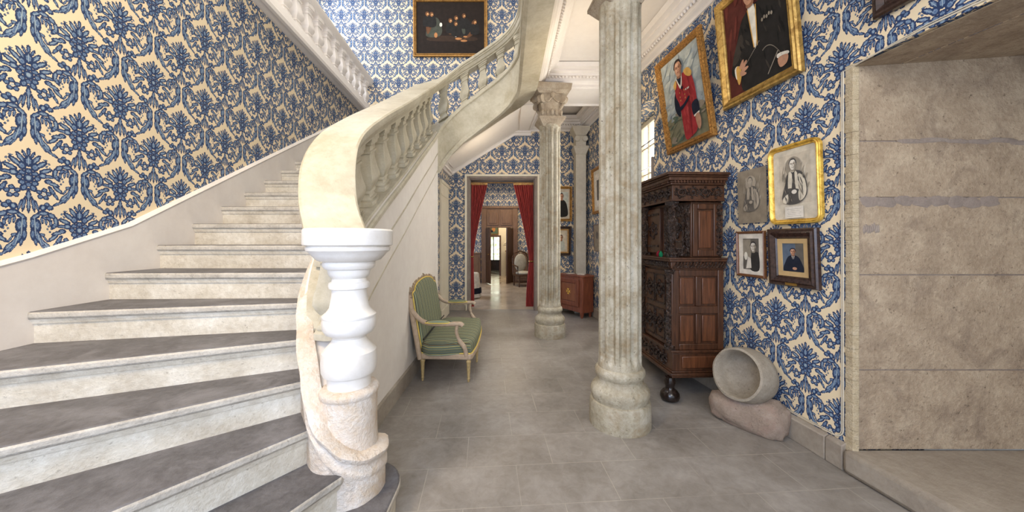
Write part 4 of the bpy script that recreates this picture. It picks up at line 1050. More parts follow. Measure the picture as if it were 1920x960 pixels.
m.build('block', 'rubble', bz, ang=60)

# ================================================================= PICTURES
def picture(name, label, w, h, mat, fw, fmat, base, figs, round_=0, prof=None, inner=None, depth=.03, cat='painting', group=None, flat=False, glass_=False):
    o = thing(name, label, cat, mat=mat, group=group)
    def loop(x0, x1, y0, y1, r):
        if r <= 0: return [(x0, y0), (x1, y0), (x1, y1), (x0, y1)]
        pts = []
        for cx, cy, a0 in ((x1-r, y0+r, -90), (x1-r, y1-r, 0), (x0+r, y1-r, 90), (x0+r, y0+r, 180)):
            for k_ in range(6): a_ = math.radians(a0+90*k_/5); pts.append((cx+r*math.cos(a_), cy+r*math.sin(a_)))
        return pts
    if not flat:
        pf = prof or [(0, 0), (0, depth*.6), (fw*.12, depth*.85), (fw*.3, depth*.8), (fw*.45, depth), (fw*.65, depth*.75), (fw*.8, depth*.55), (fw*.9, depth*.6), (fw, depth*.35), (fw, 0)]
        m = MB(); m.sweep(loop(-w/2, w/2, 0, h, round_), pf, closed=True); m.build('frame', fmat, o, ang=30)
    x0, x1, y0, y1 = -w/2+fw*.95, w/2-fw*.95, fw*.95, h-fw*.95
    if inner:
        iw, imat = inner; m = MB(); m.sweep(loop(x0, x1, y0, y1, 0), [(0, 0), (0, depth*.35), (iw, depth*.3), (iw, 0)], closed=True); m.build('mount', imat, o)
        x0 += iw*.95; x1 -= iw*.95; y0 += iw*.95; y1 -= iw*.95
    m = MB(); mats = []; 
    def mi(kk):
        if kk not in mats: mats.append(kk)
        return mats.index(kk)
    rr_ = max(0, round_-fw)
    m.hexa([(p[0], p[1], 0.002) for p in loop(x0, x1, y0, y1, rr_)], [(p[0], p[1], .006) for p in loop(x0, x1, y0, y1, rr_)], mi(base))
    z = .006
    for it in figs:
        kk, pts = it[0], it[1]; sm = it[2] if len(it) > 2 else 4
        P = [Vector((x0+(x1-x0)*a, y0+(y1-y0)*b, 0)) for a, b in pts]
        if sm > 1: P = cr(P, sm, True)
        P = [Vector((min(max(p.x, x0), x1), min(max(p.y, y0), y1), 0)) for p in P]
        z += .00015
        vs = [m.bm.verts.new((p.x, p.y, z)) for p in P]
        try:
            f = m.bm.faces.new(vs); f.normal_update()
            if f.normal.z < 0: f.normal_flip()
            f.material_index = mi(kk)
        except ValueError: pass
    ngon = [f for f in m.bm.faces if len(f.verts) > 4]; bmesh.ops.triangulate(m.bm, faces=ngon)
    m.build('canvas' if cat == 'painting' else 'print', mats, o, smooth=False, norm=False)
    return o
def rwmat(y0, y1, z, lean, off=.012):
    yc = (y0+y1)/2; x = Vector((.1103, -.9939, 0)); n_ = Vector((-.9939, -.1103, 0)); up = Vector((0, 0, 1))
    c, s_ = math.cos(lean), math.sin(lean); yv = up*c+n_*s_; nv_ = n_*c-up*s_
    Mx = Matrix((x, yv, nv_)).transposed().to_4x4(); Mx.translation = Vector((XR(yc), yc, z))+n_*off
    return Mx
def fwmat(xc, z, lean=0):
    x = Vector((1, 0, 0)); n_ = Vector((0, -1, 0)); up = Vector((0, 0, 1)); c, s_ = math.cos(lean), math.sin(lean)
    Mx = Matrix((x, up*c+n_*s_, n_*c-up*s_)).transposed().to_4x4(); Mx.translation = Vector((xc, YF-.012, z)); return Mx
for nm, rgb in dict(sky=(174, 180, 174), skylt=(190, 194, 184), field=(126, 122, 96), skin=(186, 140, 112), skind=(140, 100, 76), hair=(52, 42, 38), red=(160, 50, 52), redd=(128, 38, 42), redl=(180, 70, 66), lip=(140, 78, 68), skinl=(208, 168, 138), coatd=(28, 27, 27), skysh=(160, 168, 168), navy=(30, 34, 48), goldp=(206, 160, 84), whitep=(226, 220, 204), maroon=(88, 44, 38), maroonl=(108, 54, 46), coat=(40, 38, 36), coatl=(62, 56, 50), sepia=(196, 184, 164), sepiam=(150, 140, 124), charc=(84, 80, 76), charcd=(56, 54, 52), paper=(206, 196, 176), drab=(142, 130, 112), drabl=(168, 156, 138), dkgrey=(104, 98, 90), bluegrey=(92, 104, 120), suit=(36, 40, 52), night=(40, 32, 27), nightl=(60, 46, 36), flame=(176, 122, 76), candle=(206, 168, 120), robe=(98, 66, 44), robe2=(70, 72, 62), card=(218, 210, 196), green=(86, 100, 84)).items(): paint(nm, rgb)
def ellp(cx, cy, rx, ry, n=10): return [(cx+rx*math.cos(2*PI*i/n), cy+ry*math.sin(2*PI*i/n)) for i in range(n)]
def face_(cx, cy, rx, ry, skin='p_skin', dark='p_skind', hair='p_hair', lite=None):
    lite = lite or ('p_skinl' if skin == 'p_skin' else skin)
    f = [(dark, [(cx-rx*.45, cy-ry*.5), (cx+rx*.6, cy-ry*.5), (cx+rx*.7, cy-ry*1.25), (cx-rx*.5, cy-ry*1.25)]),
         (hair, [(cx-rx*1.05, cy+ry*.05), (cx-rx*1.1, cy+ry*.6), (cx-rx*.6, cy+ry*1.08), (cx+rx*.1, cy+ry*1.2), (cx+rx*.8, cy+ry*1.0), (cx+rx*1.15, cy+ry*.5), (cx+rx*1.08, cy)]),
         (dark, ellp(cx+rx*1.0, cy-ry*.02, rx*.16, ry*.2, 8)),
         (skin, [(cx-rx*.95, cy+ry*.2), (cx-rx*.88, cy-ry*.35), (cx-rx*.5, cy-ry*.88), (cx, cy-ry*1.02), (cx+rx*.5, cy-ry*.85), (cx+rx*.92, cy-ry*.3), (cx+rx*.95, cy+ry*.3), (cx+rx*.6, cy+ry*.78), (cx, cy+ry*.86), (cx-rx*.6, cy+ry*.76)])]
    f += [(dark, [(cx+rx*.42, cy+ry*.5), (cx+rx*.9, cy+ry*.3), (cx+rx*.9, cy-ry*.3), (cx+rx*.45, cy-ry*.85), (cx+rx*.3, cy-ry*.5), (cx+rx*.5, cy-ry*.1)]),
          (lite, ellp(cx-rx*.18, cy+ry*.52, rx*.42, ry*.2, 8)), (lite, ellp(cx-rx*.5, cy-ry*.2, rx*.22, ry*.2, 8)),
          (dark, ellp(cx-rx*.40, cy+ry*.12, rx*.26, ry*.12, 8)), (dark, ellp(cx+rx*.32, cy+ry*.12, rx*.26, ry*.12, 8)),
          (hair, ellp(cx-rx*.40, cy+ry*.25, rx*.24, ry*.035, 6)), (hair, ellp(cx+rx*.34, cy+ry*.25, rx*.24, ry*.035, 6)),
          (hair, ellp(cx-rx*.38, cy+ry*.10, rx*.10, ry*.05, 6)), (hair, ellp(cx+rx*.32, cy+ry*.10, rx*.10, ry*.05, 6)),
          (dark, [(cx+rx*.02, cy+ry*.1), (cx+rx*.2, cy-ry*.22), (cx-rx*.12, cy-ry*.24), (cx-rx*.02, cy-ry*.1)]), (lite, ellp(cx-rx*.06, cy-ry*.08, rx*.06, ry*.16, 6)),
          ('p_lip' if skin == 'p_skin' else dark, ellp(cx-rx*.02, cy-ry*.48, rx*.28, ry*.06, 6)), (dark, ellp(cx, cy-ry*.62, rx*.2, ry*.035, 6))]
    return f
def strokes(x0_, x1_, y0_, y1_, n, cols, seed, ang=-75, ln=.08, wd=.008):
    """painterly brush strokes, each a thin leaf-shaped patch"""
    r = random.Random(seed); out = []
    for _ in range(n):
        cx, cy = r.uniform(x0_, x1_), r.uniform(y0_, y1_); a_ = math.radians(ang+r.uniform(-18, 18)); l = ln*r.uniform(.5, 1.3)/2; w_ = wd*r.uniform(.6, 1.4)
        c_, s_ = math.cos(a_), math.sin(a_)
        out.append((r.choice(cols), [(cx+l*c_, cy+l*s_), (cx-w_*s_, cy+w_*c_), (cx-l*c_, cy-l*s_), (cx+w_*s_, cy-w_*c_)], 3))
    return out
# red uniform portrait
figs = [('p_field', [(0, 0), (1, 0), (1, .30), (.7, .27), (.4, .31), (0, .26)])]+strokes(.05, .95, .36, .95, 60, ['p_skysh', 'p_skylt', 'p_sky'], 1, 15, .22, .03)+strokes(.05, .95, .03, .34, 34, ['p_field', 'p_green', 'p_drab'], 11, 5, .2, .02)
figs += [('p_navy', [(.28, .40), (.38, .3), (.42, .42), (.40, .62), (.3, .55)]),
        ('p_red', [(.36, .70), (.48, .74), (.62, .755), (.74, .72), (.80, .60), (.82, .40), (.76, .10), (.60, .03), (.44, .03), (.42, .3), (.40, .45), (.34, .55)]),
        ('p_redd', [(.62, .5), (.66, .3), (.62, .05), (.60, .05), (.60, .4)])]
figs += strokes(.45, .60, .08, .36, 12, ['p_redd', 'p_redl'], 2)+strokes(.42, .60, .46, .68, 12, ['p_redd', 'p_redl'], 3, -70, .06)+strokes(.66, .78, .36, .66, 12, ['p_redd', 'p_redl'], 4, -80, .09)
figs += [ ('p_navy', [(.40, .40), (.52, .42), (.66, .47), (.66, .44), (.52, .38), (.40, .36)]),
        ('p_navy', [(.70, .36), (.84, .38), (.85, .24), (.72, .22)]), ('p_whitep', [(.72, .235), (.85, .255), (.85, .235), (.72, .215)], 1), ('p_skin', [(.75, .22), (.84, .23), (.86, .12), (.80, .06), (.76, .12)]),
        ('p_goldp', [(.62, .76), (.72, .77), (.80, .70), (.76, .66), (.66, .70)]), ('p_goldp', [(.33, .68), (.40, .72), (.41, .67), (.36, .62)]), ('p_navy', [(.44, .74), (.54, .76), (.55, .70), (.49, .62), (.44, .68)]),
        ('p_whitep', [(.42, .72), (.47, .62), (.50, .60), (.54, .64), (.57, .74), (.555, .74), (.50, .63), (.435, .72)], 2), ('p_navy', ellp(.53, .60, .025, .02, 8)),
        ] + [('p_goldp', ellp(xx, yy, .010, .008, 6)) for xx in (.46, .58) for yy in (.56, .51, .47)] + [('p_whitep', ellp(xx, .555, .012, .012, 6)) for xx in (.62, .66, .69)] + face_(.50, .83, .085, .085)
picture('portrait_painting', 'large gilt-framed portrait of a man in red uniform with gold epaulettes, leaning from wall', .80, 1.06, rwmat(3.32, 4.12, 2.47, .155), .07, 'gold_ornate', 'p_sky', figs, depth=.05)
# dark jacket portrait
figs = strokes(.0, 1, .3, 1, 40, ['p_maroon', 'p_maroonl'], 23, 70, .25, .03)+[ ('p_coat', [(.08, .30), (.2, .52), (.30, .70), (.42, .78), (.60, .80), (.84, .78), (.97, .62), (1.0, .30), (1, 0), (.30, 0), (.22, .16), (.10, .22)]),
        ('p_coatl', [(.10, .34), (.18, .5), (.28, .60), (.32, .52), (.22, .36)])]
figs += strokes(.62, .92, .1, .68, 20, ['p_coatd', 'p_coatl', 'p_coat'], 21, -75, .12, .012)+strokes(.25, .42, .2, .66, 16, ['p_coatd', 'p_coat', 'p_coatl'], 22, -65, .1, .012)
figs += [ ('p_whitep', [(.44, .80), (.54, .80), (.56, .62), (.53, .40), (.50, .38), (.47, .60)], 2), ('p_goldp', [(.43, .78), (.445, .78), (.50, .38), (.485, .38)], 1), ('p_goldp', [(.56, .78), (.575, .78), (.55, .38), (.535, .38)], 1),
        ('p_whitep', [(.14, .28), (.20, .30), (.24, .22), (.16, .17)]), ('p_goldp', [(.17, .29), (.24, .28), (.25, .18), (.20, .10), (.17, .16)]), ('p_skin', [(.22, .27), (.28, .33), (.31, .325), (.28, .26)]), ('p_skin', [(.25, .26), (.34, .31), (.36, .29), (.29, .235)]), ('p_skin', [(.26, .24), (.36, .245), (.37, .225), (.28, .205)]), ('p_skin', [(.24, .23), (.33, .19), (.32, .17), (.24, .18)]),
        ('p_whitep', [(.82, .18), (.95, .16), (.96, .13), (.82, .14)]), ('p_skin', [(.82, .14), (.95, .13), (.93, .06), (.84, .05)]), ('p_sepiam', [(.66, .05), (.83, .22), (.84, .215), (.67, .045)], 1)]+[('p_sepiam', ellp(.62+.012*q, .30+.006*q-.0006*q*q, .005, .005, 5)) for q in range(26)]+[('p_sepiam', ellp(.36+.012*q, .27+.007*q, .005, .005, 5)) for q in range(20)]
figs += [('p_sepiam', ellp(.66+.035*q, .58+.012*(q % 2), .014, .018, 6)) for q in range(5)] + face_(.49, .92, .09, .10, 'p_skin', 'p_skind')
picture('portrait_painting', 'large aged gilt-framed portrait of a dark-jacketed man against maroon, high on right wall', .76, .95, rwmat(2.455, 3.205, 2.655, .10), .075, 'gold_old', 'p_maroon', figs, depth=.05)
# two prints of a clergyman
def cleric(mid, dark, light, sk):
    return strokes(.22, .82, .3, .84, 46, [mid, mid, light], 31, 60, .16, .014)+[(mid, ellp(.5, .74, .18, .14, 12)), (dark, [(.22, .30), (.30, .50), (.38, .66), (.60, .68), (.74, .60), (.80, .42), (.76, .30), (.6, .22), (.34, .22)]), (light, [(.60, .62), (.72, .58), (.78, .42), (.74, .30), (.62, .26), (.60, .42)]), (light, [(.24, .30), (.36, .36), (.34, .24), (.26, .24)]),
            *strokes(.30, .72, .26, .62, 26, [mid, dark], 33, -75, .12, .008), (light, [(.40, .66), (.48, .64), (.46, .40), (.38, .40)], 2), (light, [(.54, .66), (.60, .64), (.62, .42), (.56, .42)], 2), (dark, [(.38, .44), (.60, .42), (.60, .38), (.38, .38)]), (sk, ellp(.52, .385, .06, .03, 8)), (light, ellp(.50, .69, .05, .03, 8))]+face_(.50, .77, .07, .075, sk, mid, dark)
figs = [('p_sepia', [(.14, .22), (.86, .22), (.86, .92), (.14, .92)], 1)]+cleric('p_sepiam', 'p_charc', 'p_paper', 'p_card')+[('p_card', [(.30, .02), (.72, .02), (.72, .18), (.30, .18)], 1)]+[('p_dkgrey', [(.35+.02*(q % 2), .045+.024*q), (.67-.02*(q % 2), .045+.024*q), (.67-.02*(q % 2), .048+.024*q), (.35+.02*(q % 2), .048+.024*q)], 1) for q in range(5)]
picture('framed_print', 'portrait print of a robed man in bright gold frame with rounded corners and caption', .41, .585, rwmat(2.315, 2.725, 1.575, .035), .036, 'gold_bright', 'p_paper', figs, round_=.06, depth=.03, cat='framed print')
picture('unframed_print', 'faded grey unframed print of a robed man, left of the gold rounded frame', .30, .455, rwmat(2.765, 3.06, 1.60, .02), .002, 'gold_old', 'p_drab', cleric('p_drabl', 'p_dkgrey', 'p_drabl', 'p_drabl'), flat=True, cat='print')
# brown frame photo
figs = [('p_dkgrey', [(.18, .12), (.82, .12), (.82, .88), (.18, .88)], 1), ('p_sepiam', [(.18, .45), (.5, .4), (.5, .86), (.18, .86)], 1), ('p_charcd', [(.48, .12), (.82, .12), (.82, .5), (.70, .56), (.56, .55), (.50, .4)]), ('p_card', [(.30, .14), (.52, .16), (.50, .40), (.38, .44)], 1), ('p_whitep', ellp(.30, .45, .07, .1, 8))]+face_(.60, .68, .10, .11, 'p_card', 'p_sepiam', 'p_charcd')
picture('framed_photograph', 'black and white photograph in thin brown wooden frame, below the faded grey print', .30, .385, rwmat(2.77, 3.07, 1.148, .02), .022, 'framewood', 'p_card', figs, depth=.022, cat='photograph')
figs = [('p_dkgrey', [(.6, 0), (1, 0), (1, 1), (.6, 1)], 1), ('p_suit', [(.06, 0), (.16, .38), (.34, .56), (.66, .56), (.84, .38), (.92, 0)]), ('p_card', [(.42, .57), (.56, .57), (.52, .44), (.47, .44)], 1), ('p_navy', [(.47, .56), (.52, .56), (.51, .36), (.48, .36)], 1), ('p_skin', ellp(.55, .12, .10, .05, 8))]+face_(.49, .70, .115, .11, 'p_skin', 'p_skind', 'p_navy')
o = picture('framed_photograph', 'colour portrait of a young man in suit, in wide dark moulded frame with small plaque', .39, .425, rwmat(2.335, 2.725, 1.118, .045), .075, 'darkframe', 'p_bluegrey', figs, inner=(.038, 'linen'), depth=.04, cat='photograph')
m = MB(); m.box(-.045, .045, .01, .032, .030, .036); m.build('plaque', 'brass', o)
for zc, nm in (): pass
# dark frame at top right edge
figs = [('p_nightl', [(.1, .1), (.9, .1), (.9, .9), (.1, .9)], 1), ('p_robe', [(.25, .1), (.5, .6), (.75, .1)])]
picture('framed_painting', 'dark framed picture high above the stone niche at the right edge', .60, .70, rwmat(1.42, 2.02, 2.735, .06), .07, 'darkframe', 'p_night', figs, depth=.05)
# group painting on the far wall (generic company round a table)
figs = [('p_nightl', [(.2, .25), (.85, .25), (.8, .34), (.25, .34)]), ('p_robe2', [(.14, .35), (.20, .62), (.26, .70), (.33, .66), (.38, .45), (.32, .33)]), ('p_robe', [(.16, .38), (.14, .6), (.19, .66), (.22, .5)]), ('p_robe', [(.48, .38), (.50, .55), (.56, .58), (.60, .42)]), ('p_coat', [(.64, .35), (.66, .60), (.74, .66), (.82, .58), (.84, .36)]), ('p_robe2', [(.66, .6), (.7, .62), (.72, .40), (.68, .40)]), ('p_robe', [(.70, .28), (.86, .40), (.88, .60), (.82, .62), (.80, .44)]),
        ('p_flame', ellp(.285, .36, .025, .05, 8)), ('p_flame', ellp(.62, .29, .05, .022, 8)), ('p_flame', ellp(.70, .25, .05, .02, 8)), ('p_whitep', ellp(.58, .37, .02, .05, 8)), ('p_whitep', ellp(.36, .56, .02, .04, 8)), ('p_flame', ellp(.72, .33, .03, .015, 8))]
for cx, cy in ((.16, .76), (.225, .75), (.50, .63), (.585, .68), (.58, .57), (.70, .72), (.86, .60)): figs += [('p_coat', [(cx-.05, cy-.05), (cx-.02, cy-.03), (cx+.03, cy-.03), (cx+.06, cy-.06), (cx+.06, cy-.22), (cx-.06, cy-.22)]), ('p_robe', ellp(cx, cy+.01, .030, .046, 8)), ('p_flame', ellp(cx+.006, cy-.004, .019, .032, 8)), ('p_candle', ellp(cx+.008, cy+.008, .009, .012, 6)), ('p_robe', ellp(cx+.012, cy-.022, .010, .010, 6))]
picture('group_painting', 'wide dark painting of people round a table, high on the far stairwell wall', 1.545, 1.20, fwmat(-1.228, 5.29, .02), .07, 'gold_dark', 'p_night', figs, depth=.05)
# far wall small portraits, right of the second column
figs = [('p_skylt', [(.1, .1), (.9, .1), (.9, .9), (.1, .9)], 1), ('p_coat', [(.25, .10), (.3, .5), (.45, .62), (.7, .60), (.85, .4), (.85, .10)]), ('p_red', [(.3, .2), (.36, .22), (.36, .1), (.3, .1)])]+face_(.50, .74, .10, .10)
picture('portrait_painting', 'tan gilt-framed portrait of a dark-coated figure on far wall, right of farther column', .44, .73, fwmat(1.09, 1.86, .02), .055, 'gold_dark', 'p_sepia', figs, depth=.04)
figs = [('p_paper', [(.1, .1), (.9, .1), (.9, .9), (.1, .9)], 1), ('p_skylt', [(.2, .1), (.4, .6), (.7, .5), (.8, .1)])]+face_(.5, .65, .12, .12)
picture('portrait_painting', 'black-framed pale portrait on far wall, hung under the tan gilt-framed one', .43, .62, fwmat(1.08, 1.14, .02), .06, 'darkframe', 'p_sepia', figs, depth=.04, inner=(.03, 'gold_dark'))
figs = [('p_card', [(.1, .1), (.9, .1), (.9, .9), (.1, .9)], 1), ('p_dkgrey', [(.3, .25), (.7, .25), (.7, .75), (.3, .75)], 1)]
picture('framed_print', 'ornate gold-framed print hung high beside the far right pilaster', .62, .86, rwmat(6.05, 6.67, 1.96, .03), .06, 'gold_ornate', 'p_paper', figs, depth=.04, cat='framed print')
figs = [('p_dkgrey', ellp(.3, .6, .12, .15)), ('p_dkgrey', ellp(.6, .45, .15, .12)), ('p_sepiam', ellp(.7, .75, .1, .1))]
picture('unframed_print', 'grey engraving hung below the ornate gold-framed print', .55, .50, rwmat(6.08, 6.63, 1.26, .03), .012, 'framewood', 'p_drab', figs, depth=.012, cat='print')

# ================================================================= LOW CHEST (far right corner)
ch = thing('low_cupboard', 'low reddish wooden cupboard with an eight-pointed cross on its door', 'cupboard')
A_, B_, C_, D_ = Vector((.98, 7.10)), Vector((1.37, 6.45)), Vector((1.60, 6.60)), Vector((1.33, 6.95))
poly = [(A_.x, A_.y), (B_.x, B_.y), (C_.x, C_.y), (1.58, 6.93), (1.27, 6.93), (1.26, 7.15)]
m = MB(); m.prism(poly, .10, .765); m.build('carcase', 'redwood', ch, bevel=.006)
cenp = Vector((1.36, 6.85))
m = MB(); m.prism([tuple(cenp+(Vector(p)-cenp)*1.06) if i < 3 else p for i, p in enumerate(poly)], .765, .80); m.build('top', 'redwood', ch, bevel=.008)
dv2 = (B_-A_).normalized(); nv2 = Vector((dv2.y, -dv2.x)); nv2 = -nv2 if nv2.y > 0 else nv2; Lc = (B_-A_).length
fc = lambda u, z, h: (A_.x+dv2.x*u+nv2.x*h, A_.y+dv2.y*u+nv2.y*h, z)
def fbox(m, u0, u1, z0, z1, h0, h1): m.hexa([fc(u0, z0, h0), fc(u1, z0, h0), fc(u1, z0, h1), fc(u0, z0, h1)], [fc(u0, z1, h0), fc(u1, z1, h0), fc(u1, z1, h1), fc(u0, z1, h1)])
m = MB()
for u0, u1, z0, z1 in ((.06, .14, .2, .72), (Lc-.19, Lc-.11, .2, .72), (.14, Lc-.19, .2, .28), (.14, Lc-.19, .64, .72)): fbox(m, u0, u1, z0, z1, .0, .016)
dr = m.build('door', 'redwood', ch, bevel=.005)
m = MB(); fbox(m, .15, Lc-.2, .29, .63, 0, .010); m.build('door_panel', 'redpanel', dr, bevel=.006)
m = MB(); uc, zc_, = (Lc-.05)/2, .47
for q in range(4):
    a_ = q*PI/2; R2 = lambda x, y: fc(uc+x*math.cos(a_)-y*math.sin(a_), zc_+x*math.sin(a_)+y*math.cos(a_), .012)
    R3 = lambda x, y: fc(uc+x*math.cos(a_)-y*math.sin(a_), zc_+x*math.sin(a_)+y*math.cos(a_), .015)
    sh = [(0.004, 0), (.06, .028), (.048, 0), (.06, -.028)]
    m.hexa([R2(*p) for p in sh], [R3(*p) for p in sh])
paint('yellow_inlay', (236, 196, 88)); m.build('inlaid_cross', 'p_yellow_inlay', dr, smooth=False)
for u in (.03, Lc-.04):
    m = MB(); fbox(m, u-.03, u+.04, .10, .765, 0, .014)
    c_ = fc(u, 0, -.01); m.lathe([(.018, 0), (.035, .05), (.04, .11)], 12, (c_[0], c_[1], 0)); m.build('corner_post', 'redwood', ch, bevel=.004)
m = MB(); m.lathe([(.02, 0), (.04, .1)], 12, (1.545, 6.64, 0)); m.build('rear_foot', 'redwood', ch)
for q, (x, y, rz, nm) in enumerate(((1.22, 6.92, .3, 'white booklet lying at the left on the low red cupboard'), (1.40, 6.72, -.5, 'white leaflet lying at the right on the low red cupboard'))):
    m = MB(); m.box(-.07, .07, -.05, .05, 0, .012+.006*q); o = m.build('leaflet', 'p_card', bevel=.002); o.location = (x, y, .8); o.rotation_euler = (0, 0, rz); tag(o, nm, 'leaflet')

# ================================================================= CURTAINS
def curtain(label, x_out, sgn, wtop, wmid, zmid, wbot):
    c = thing('curtain', label, 'curtain', group=None)
    m = MB(); NU, NV = 72, 40; grid = []
    for j in range(NV+1):
        z = .06+(2.66-.06)*j/NV
        if z > zmid: t = (z-zmid)/(2.66-zmid); w_ = wmid+(wtop-wmid)*(t**1.25)
        else: t = (zmid-z)/zmid; w_ = wmid+(wbot-wmid)*math.sin(t*PI/2)
        row = []
        for i in range(NU+1):
            u = i/NU; comp = wtop/max(w_, .05)
            x = x_out+sgn*w_*u; amp = .018+.012*min(comp, 3)/3
            y = YF+.13+amp*math.sin(u*2*PI*9+.5*math.sin(z*2))+.01*math.sin(u*31+z*3)
            row.append(m.bm.verts.new((x, y, z)))
        grid.append(row)
    for j in range(NV):
        for i in range(NU): m.bm.faces.new((grid[j][i], grid[j][i+1], grid[j+1][i+1], grid[j+1][i]))
    o = m.build('cloth', 'curtain', c, ang=180); md = o.modifiers.new('thick', 'SOLIDIFY'); md.thickness = .004
    m = MB(); m.box(min(x_out, x_out+sgn*wtop), max(x_out, x_out+sgn*wtop), YF+.10, YF+.165, 2.64, 2.68); m.build('gold_heading', 'gold_dark', c)
    m = MB(); xx = x_out+sgn*wmid/2; m.tube([(xx+(wmid*.55)*math.cos(2*PI*q/16), YF+.13+.055*math.sin(2*PI*q/16), zmid) for q in range(16)], .014, 8, closed=True); m.build('tie_back', 'gold_dark', c)
    return c
curtain('red curtain drawn to the left side of the doorway', DX0+.06, 1, .36, .055, 1.12, .075)
curtain('red curtain drawn to the right side of the doorway', DX1-.06, -1, .44, .10, 1.02, .17)
m = MB(); m.tube([(DX0+.05, YF+.13, 2.69), (DX1-.05, YF+.13, 2.69)], .012, 10); tag(m.build('curtain_rod', 'gold_dark'), 'thin curtain rod across the top of the far doorway', 'curtain rod')

# ================================================================= ROOMS BEYOND
m = MB(); m.box(-3.2, -3.0, YF+.35, 12.1, 0, 3.6); m.uvwall(lambda c: (c.y, c.z)); struct(m.build('wall_salon_left', 'paper', smooth=False))
m = MB(); m.box(3.0, 3.2, YF+.35, 12.1, 0, 3.6); m.uvwall(lambda c: (c.y, c.z)); struct(m.build('wall_salon_right', 'paper', smooth=False))
m = MB(); m.box(-3.2, 3.2, YF+.35, 12.1, 3.6, 3.7); m.box(-3, 3, 12.3, 17.6, 3.4, 3.5); struct(m.build('ceiling_salon', 'white', smooth=False))
OX0, OX1, OZ = -.80, .12, 1.92
m = MB(); wall_y(m, 12.1, 12.3, -3.2, 3.2, 0, 3.6, [(OX0, OX1, 0, OZ)])
m.uvwall(lambda c: (c.x*1.25, c.z*1.25)); struct(m.build('wall_salon_far', 'paper', smooth=False))
# wainscot and door surround
m = MB()
for a, b in ((-2.9, OX0-.2), (OX1+.2, 2.9)):
    m.box(a, b, 12.06, 12.1, 0, 1.05); m.box(a, b, 12.04, 12.1, 1.0, 1.05); n_ = int((b-a)/.45)
    for q in range(n_): u = a+(b-a)*q/n_; m.box(u+.06, u+(b-a)/n_-.06, 12.045, 12.07, .15, .9)
struct(m.build('trim_wainscot', 'oak', bevel=.006))
d2 = thing('door_2', None, None); struct(d2)
m = MB(); m.box(OX0-.17, OX0, 12.0, 12.1, 0, 2.64); m.box(OX1, OX1+.17, 12.0, 12.1, 0, 2.64); m.box(OX0, OX1, 12.02, 12.1, OZ, 2.64); m.box(OX0-.2, OX1+.2, 11.97, 12.1, 2.58, 2.66)
m.build('door_surround', 'oak', d2, bevel=.006)
for a, b in ((OX0+.03, (OX0+OX1)/2-.03), ((OX0+OX1)/2+.03, OX1-.03)):
    m = MB(); m.box(a, b, 11.995, 12.03, OZ+.08, 2.53); m.box(a+.06, b-.06, 11.98, 12.03, OZ+.14, 2.47); m.build('overdoor_panel', 'oak', d2, bevel=.008)
for hx, s_, an in ((OX0, 1, 68), (OX1, -1, 62)):
    m = MB(); w_ = .45; m.box(0, w_, -.02, .02, 0.02, OZ-.02)
    for z0, z1 in ((.12, .75), (.9, 1.75)): m.box(.07, w_-.07, -.03, .03, z0, z1)
    lf = m.build('door_leaf', 'oakdark', d2, bevel=.005)
    lf.location = (hx, 12.0, 0); lf.rotation_euler = (0, 0, math.radians(-an) if s_ > 0 else PI+math.radians(an))
    m = MB(); m.tube([(w_-.05, -.03, 1.0), (w_-.05, -.06, 1.0), (w_-.12, -.06, 1.0)], .008, 6); m.build('door_handle', 'brass', lf)
# third room
m = MB(); wall_y(m, 14.6, 14.8, -3, 3, 0, 3.4, [(-.92, -.42, 0, 1.62)]); struct(m.build('wall_end_room', 'cream_trim', smooth=False))
m = MB(); m.box(-3.1, -3, 12.3, 17.6, 0, 3.4); m.box(3, 3.1, 12.3, 17.6, 0, 3.4); struct(m.build('wall_end_sides', 'cream_trim', smooth=False))
d3 = thing('door_3', None, None); struct(d3)
m = MB(); casing(m, -.92, -.42, 1.62, .07, 14.5, 14.6); m.build('door_casing', 'oakdark', d3, bevel=.005)
m = MB(); m.box(-3, 3, 17.5, 17.6, 0, .45); m.box(-3, 3, 17.5, 17.6, 1.7, 3.4); m.box(-3, -1.3, 17.5, 17.6, .45, 1.7); m.box(-.3, 3, 17.5, 17.6, .45, 1.7); struct(m.build('wall_back_room', 'oak', smooth=False))
m = MB(); m.box(-1.6, 0, 18.0, 18.02, .2, 2.1); gd = m.build('window_3', 'garden', smooth=False); struct(gd)
w4 = thing('window_4', None, None); struct(w4)
m = MB(); m.box(-1.3, -1.24, 17.48, 17.56, .45, 1.7); m.box(-.36, -.3, 17.48, 17.56, .45, 1.7); m.box(-1.3, -.3, 17.48, 17.56, .45, .5); m.box(-1.3, -.3, 17.48, 17.56, 1.65, 1.7); m.box(-.82, -.78, 17.49, 17.55, .45, 1.7); m.build('window_frame', 'oakdark', w4)
# stained glass-like tapestry square over far door
o = picture('small_painting', 'small greenish painting above the farthest doorway', .42, .44, Matrix.Translation((-.66, 14.58, 1.72)) @ Matrix.Rotation(PI/2, 4, 'X'), .03, 'gold_dark', 'p_green', [('p_flame', ellp(.5, .5, .2, .25)), ('p_navy', ellp(.3, .3, .15, .12))])
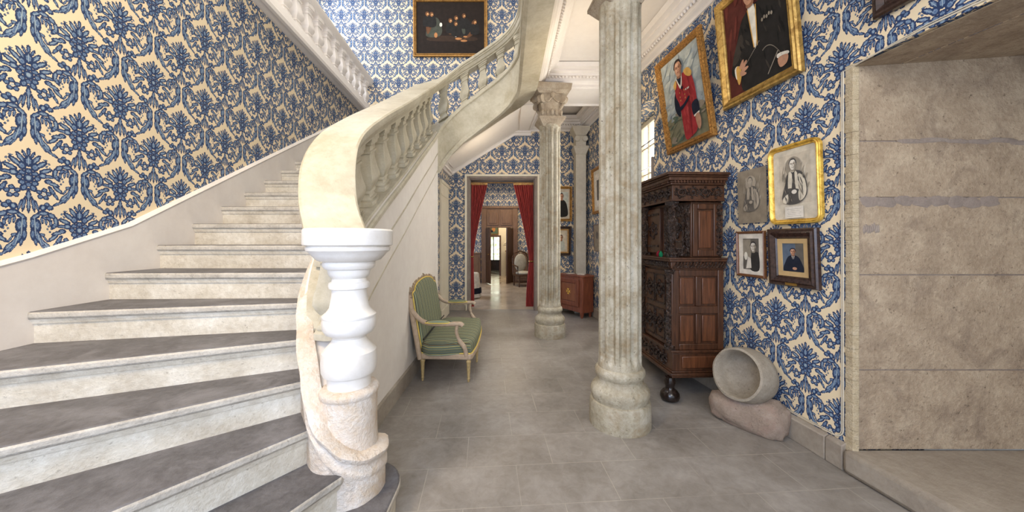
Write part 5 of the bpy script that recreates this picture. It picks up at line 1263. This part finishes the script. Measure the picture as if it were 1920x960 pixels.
# chest of drawers with a vase of flowers
cdw = thing('chest_of_drawers', 'tall narrow brown chest of drawers seen through the farthest open door', 'chest of drawers', (.08, 14.3, 0))
m = MB(); m.box(-.22, .3, -.2, .2, .05, 1.02); m.box(-.25, .33, -.23, .2, 1.02, 1.06); m.build('carcase', 'oak', cdw, bevel=.008)
for q in range(5):
    m = MB(); m.box(-.19, .27, -.225, -.2, .1+q*.18, .26+q*.18); dw = m.build('drawer', 'wood_panel', cdw, bevel=.006)
    m = MB(); m.blob((-.08, -.235, .18+q*.18), (.015,)*3, 1); m.blob((.16, -.235, .18+q*.18), (.015,)*3, 1); m.build('knob', 'brass', dw)
vs_ = thing('flower_vase', 'pale bouquet in a vase on the distant chest of drawers', 'vase', (-.06, 14.25, 1.06))
m = MB(); m.lathe([(.03, 0), (.05, .04), (.055, .09), (.035, .14), (.04, .16)], 16); m.build('vase', 'newel', vs_)
m = MB(); rnd = random.Random(3)
for q in range(16): m.blob((rnd.uniform(-.16, .14), rnd.uniform(-.08, .08), .2+rnd.uniform(0, .13)), (.045, .04, .035), 1, nz=.3)
m.build('flowers', 'p_whitep', vs_)
# armchair
ac = thing('armchair', 'dark-framed armchair with pale grey upholstery inside the room beyond the curtains', 'armchair', (.46, 11.2, 0), math.radians(20))
for x in (-.24, .24):
    for y in (-.22, .24):
        m = MB(); m.lathe([(.02, 0), (.028, .03), (.018, .1), (.028, .3), (.03, .36)], 12, (x, y, 0)); m.build('leg', 'oakdark', ac)
m = MB(); m.box(-.28, .28, -.26, .26, .33, .39); m.box(-.24, .24, -.2, .2, .12, .15); m.build('seat_frame', 'oakdark', ac, bevel=.01)
m = MB(); m.blob((0, 0, .42), (.26, .25, .07), 3); m.build('seat', 'greyfabric', ac)
m = MB(); m.tube([(-.27, .25, .36), (-.27, .30, .9), (-.2, .31, 1.06), (0, .31, 1.12), (.2, .31, 1.06), (.27, .30, .9), (.27, .25, .36)], .025, 8); m.build('back_frame', 'oakdark', ac)
m = MB(); m.blob((0, .27, .74), (.22, .05, .30), 3); m.build('backrest', 'greyfabric', ac)
for x in (-.28, .28): m = MB(); m.tube([(x, .27, .68), (x, 0, .66), (x, -.2, .64), (x, -.22, .38)], .022, 8); m.build('armrest', 'oakdark', ac)
# side table with cloth seen behind left curtain
tb = thing('draped_table', 'small table with a white and blue cloth behind the left red curtain', 'table', (-1.0, 8.9, 0))
m = MB(); m.lathe([(.26, 0.02), (.24, .3), (.22, .60), (.20, .64), (.0001, .65)], 40, rf=lambda r, z, a: r*(1+.06*math.sin(a*11)*(1-z))); m.build('cloth', 'p_card', tb, ang=80)
m = MB(); m.lathe([(.275, .12), (.268, .26)], 40, rf=lambda r, z, a: r*(1+.06*math.sin(a*11)*(1-z))); m.build('blue_band', 'p_navy', tb, ang=80)
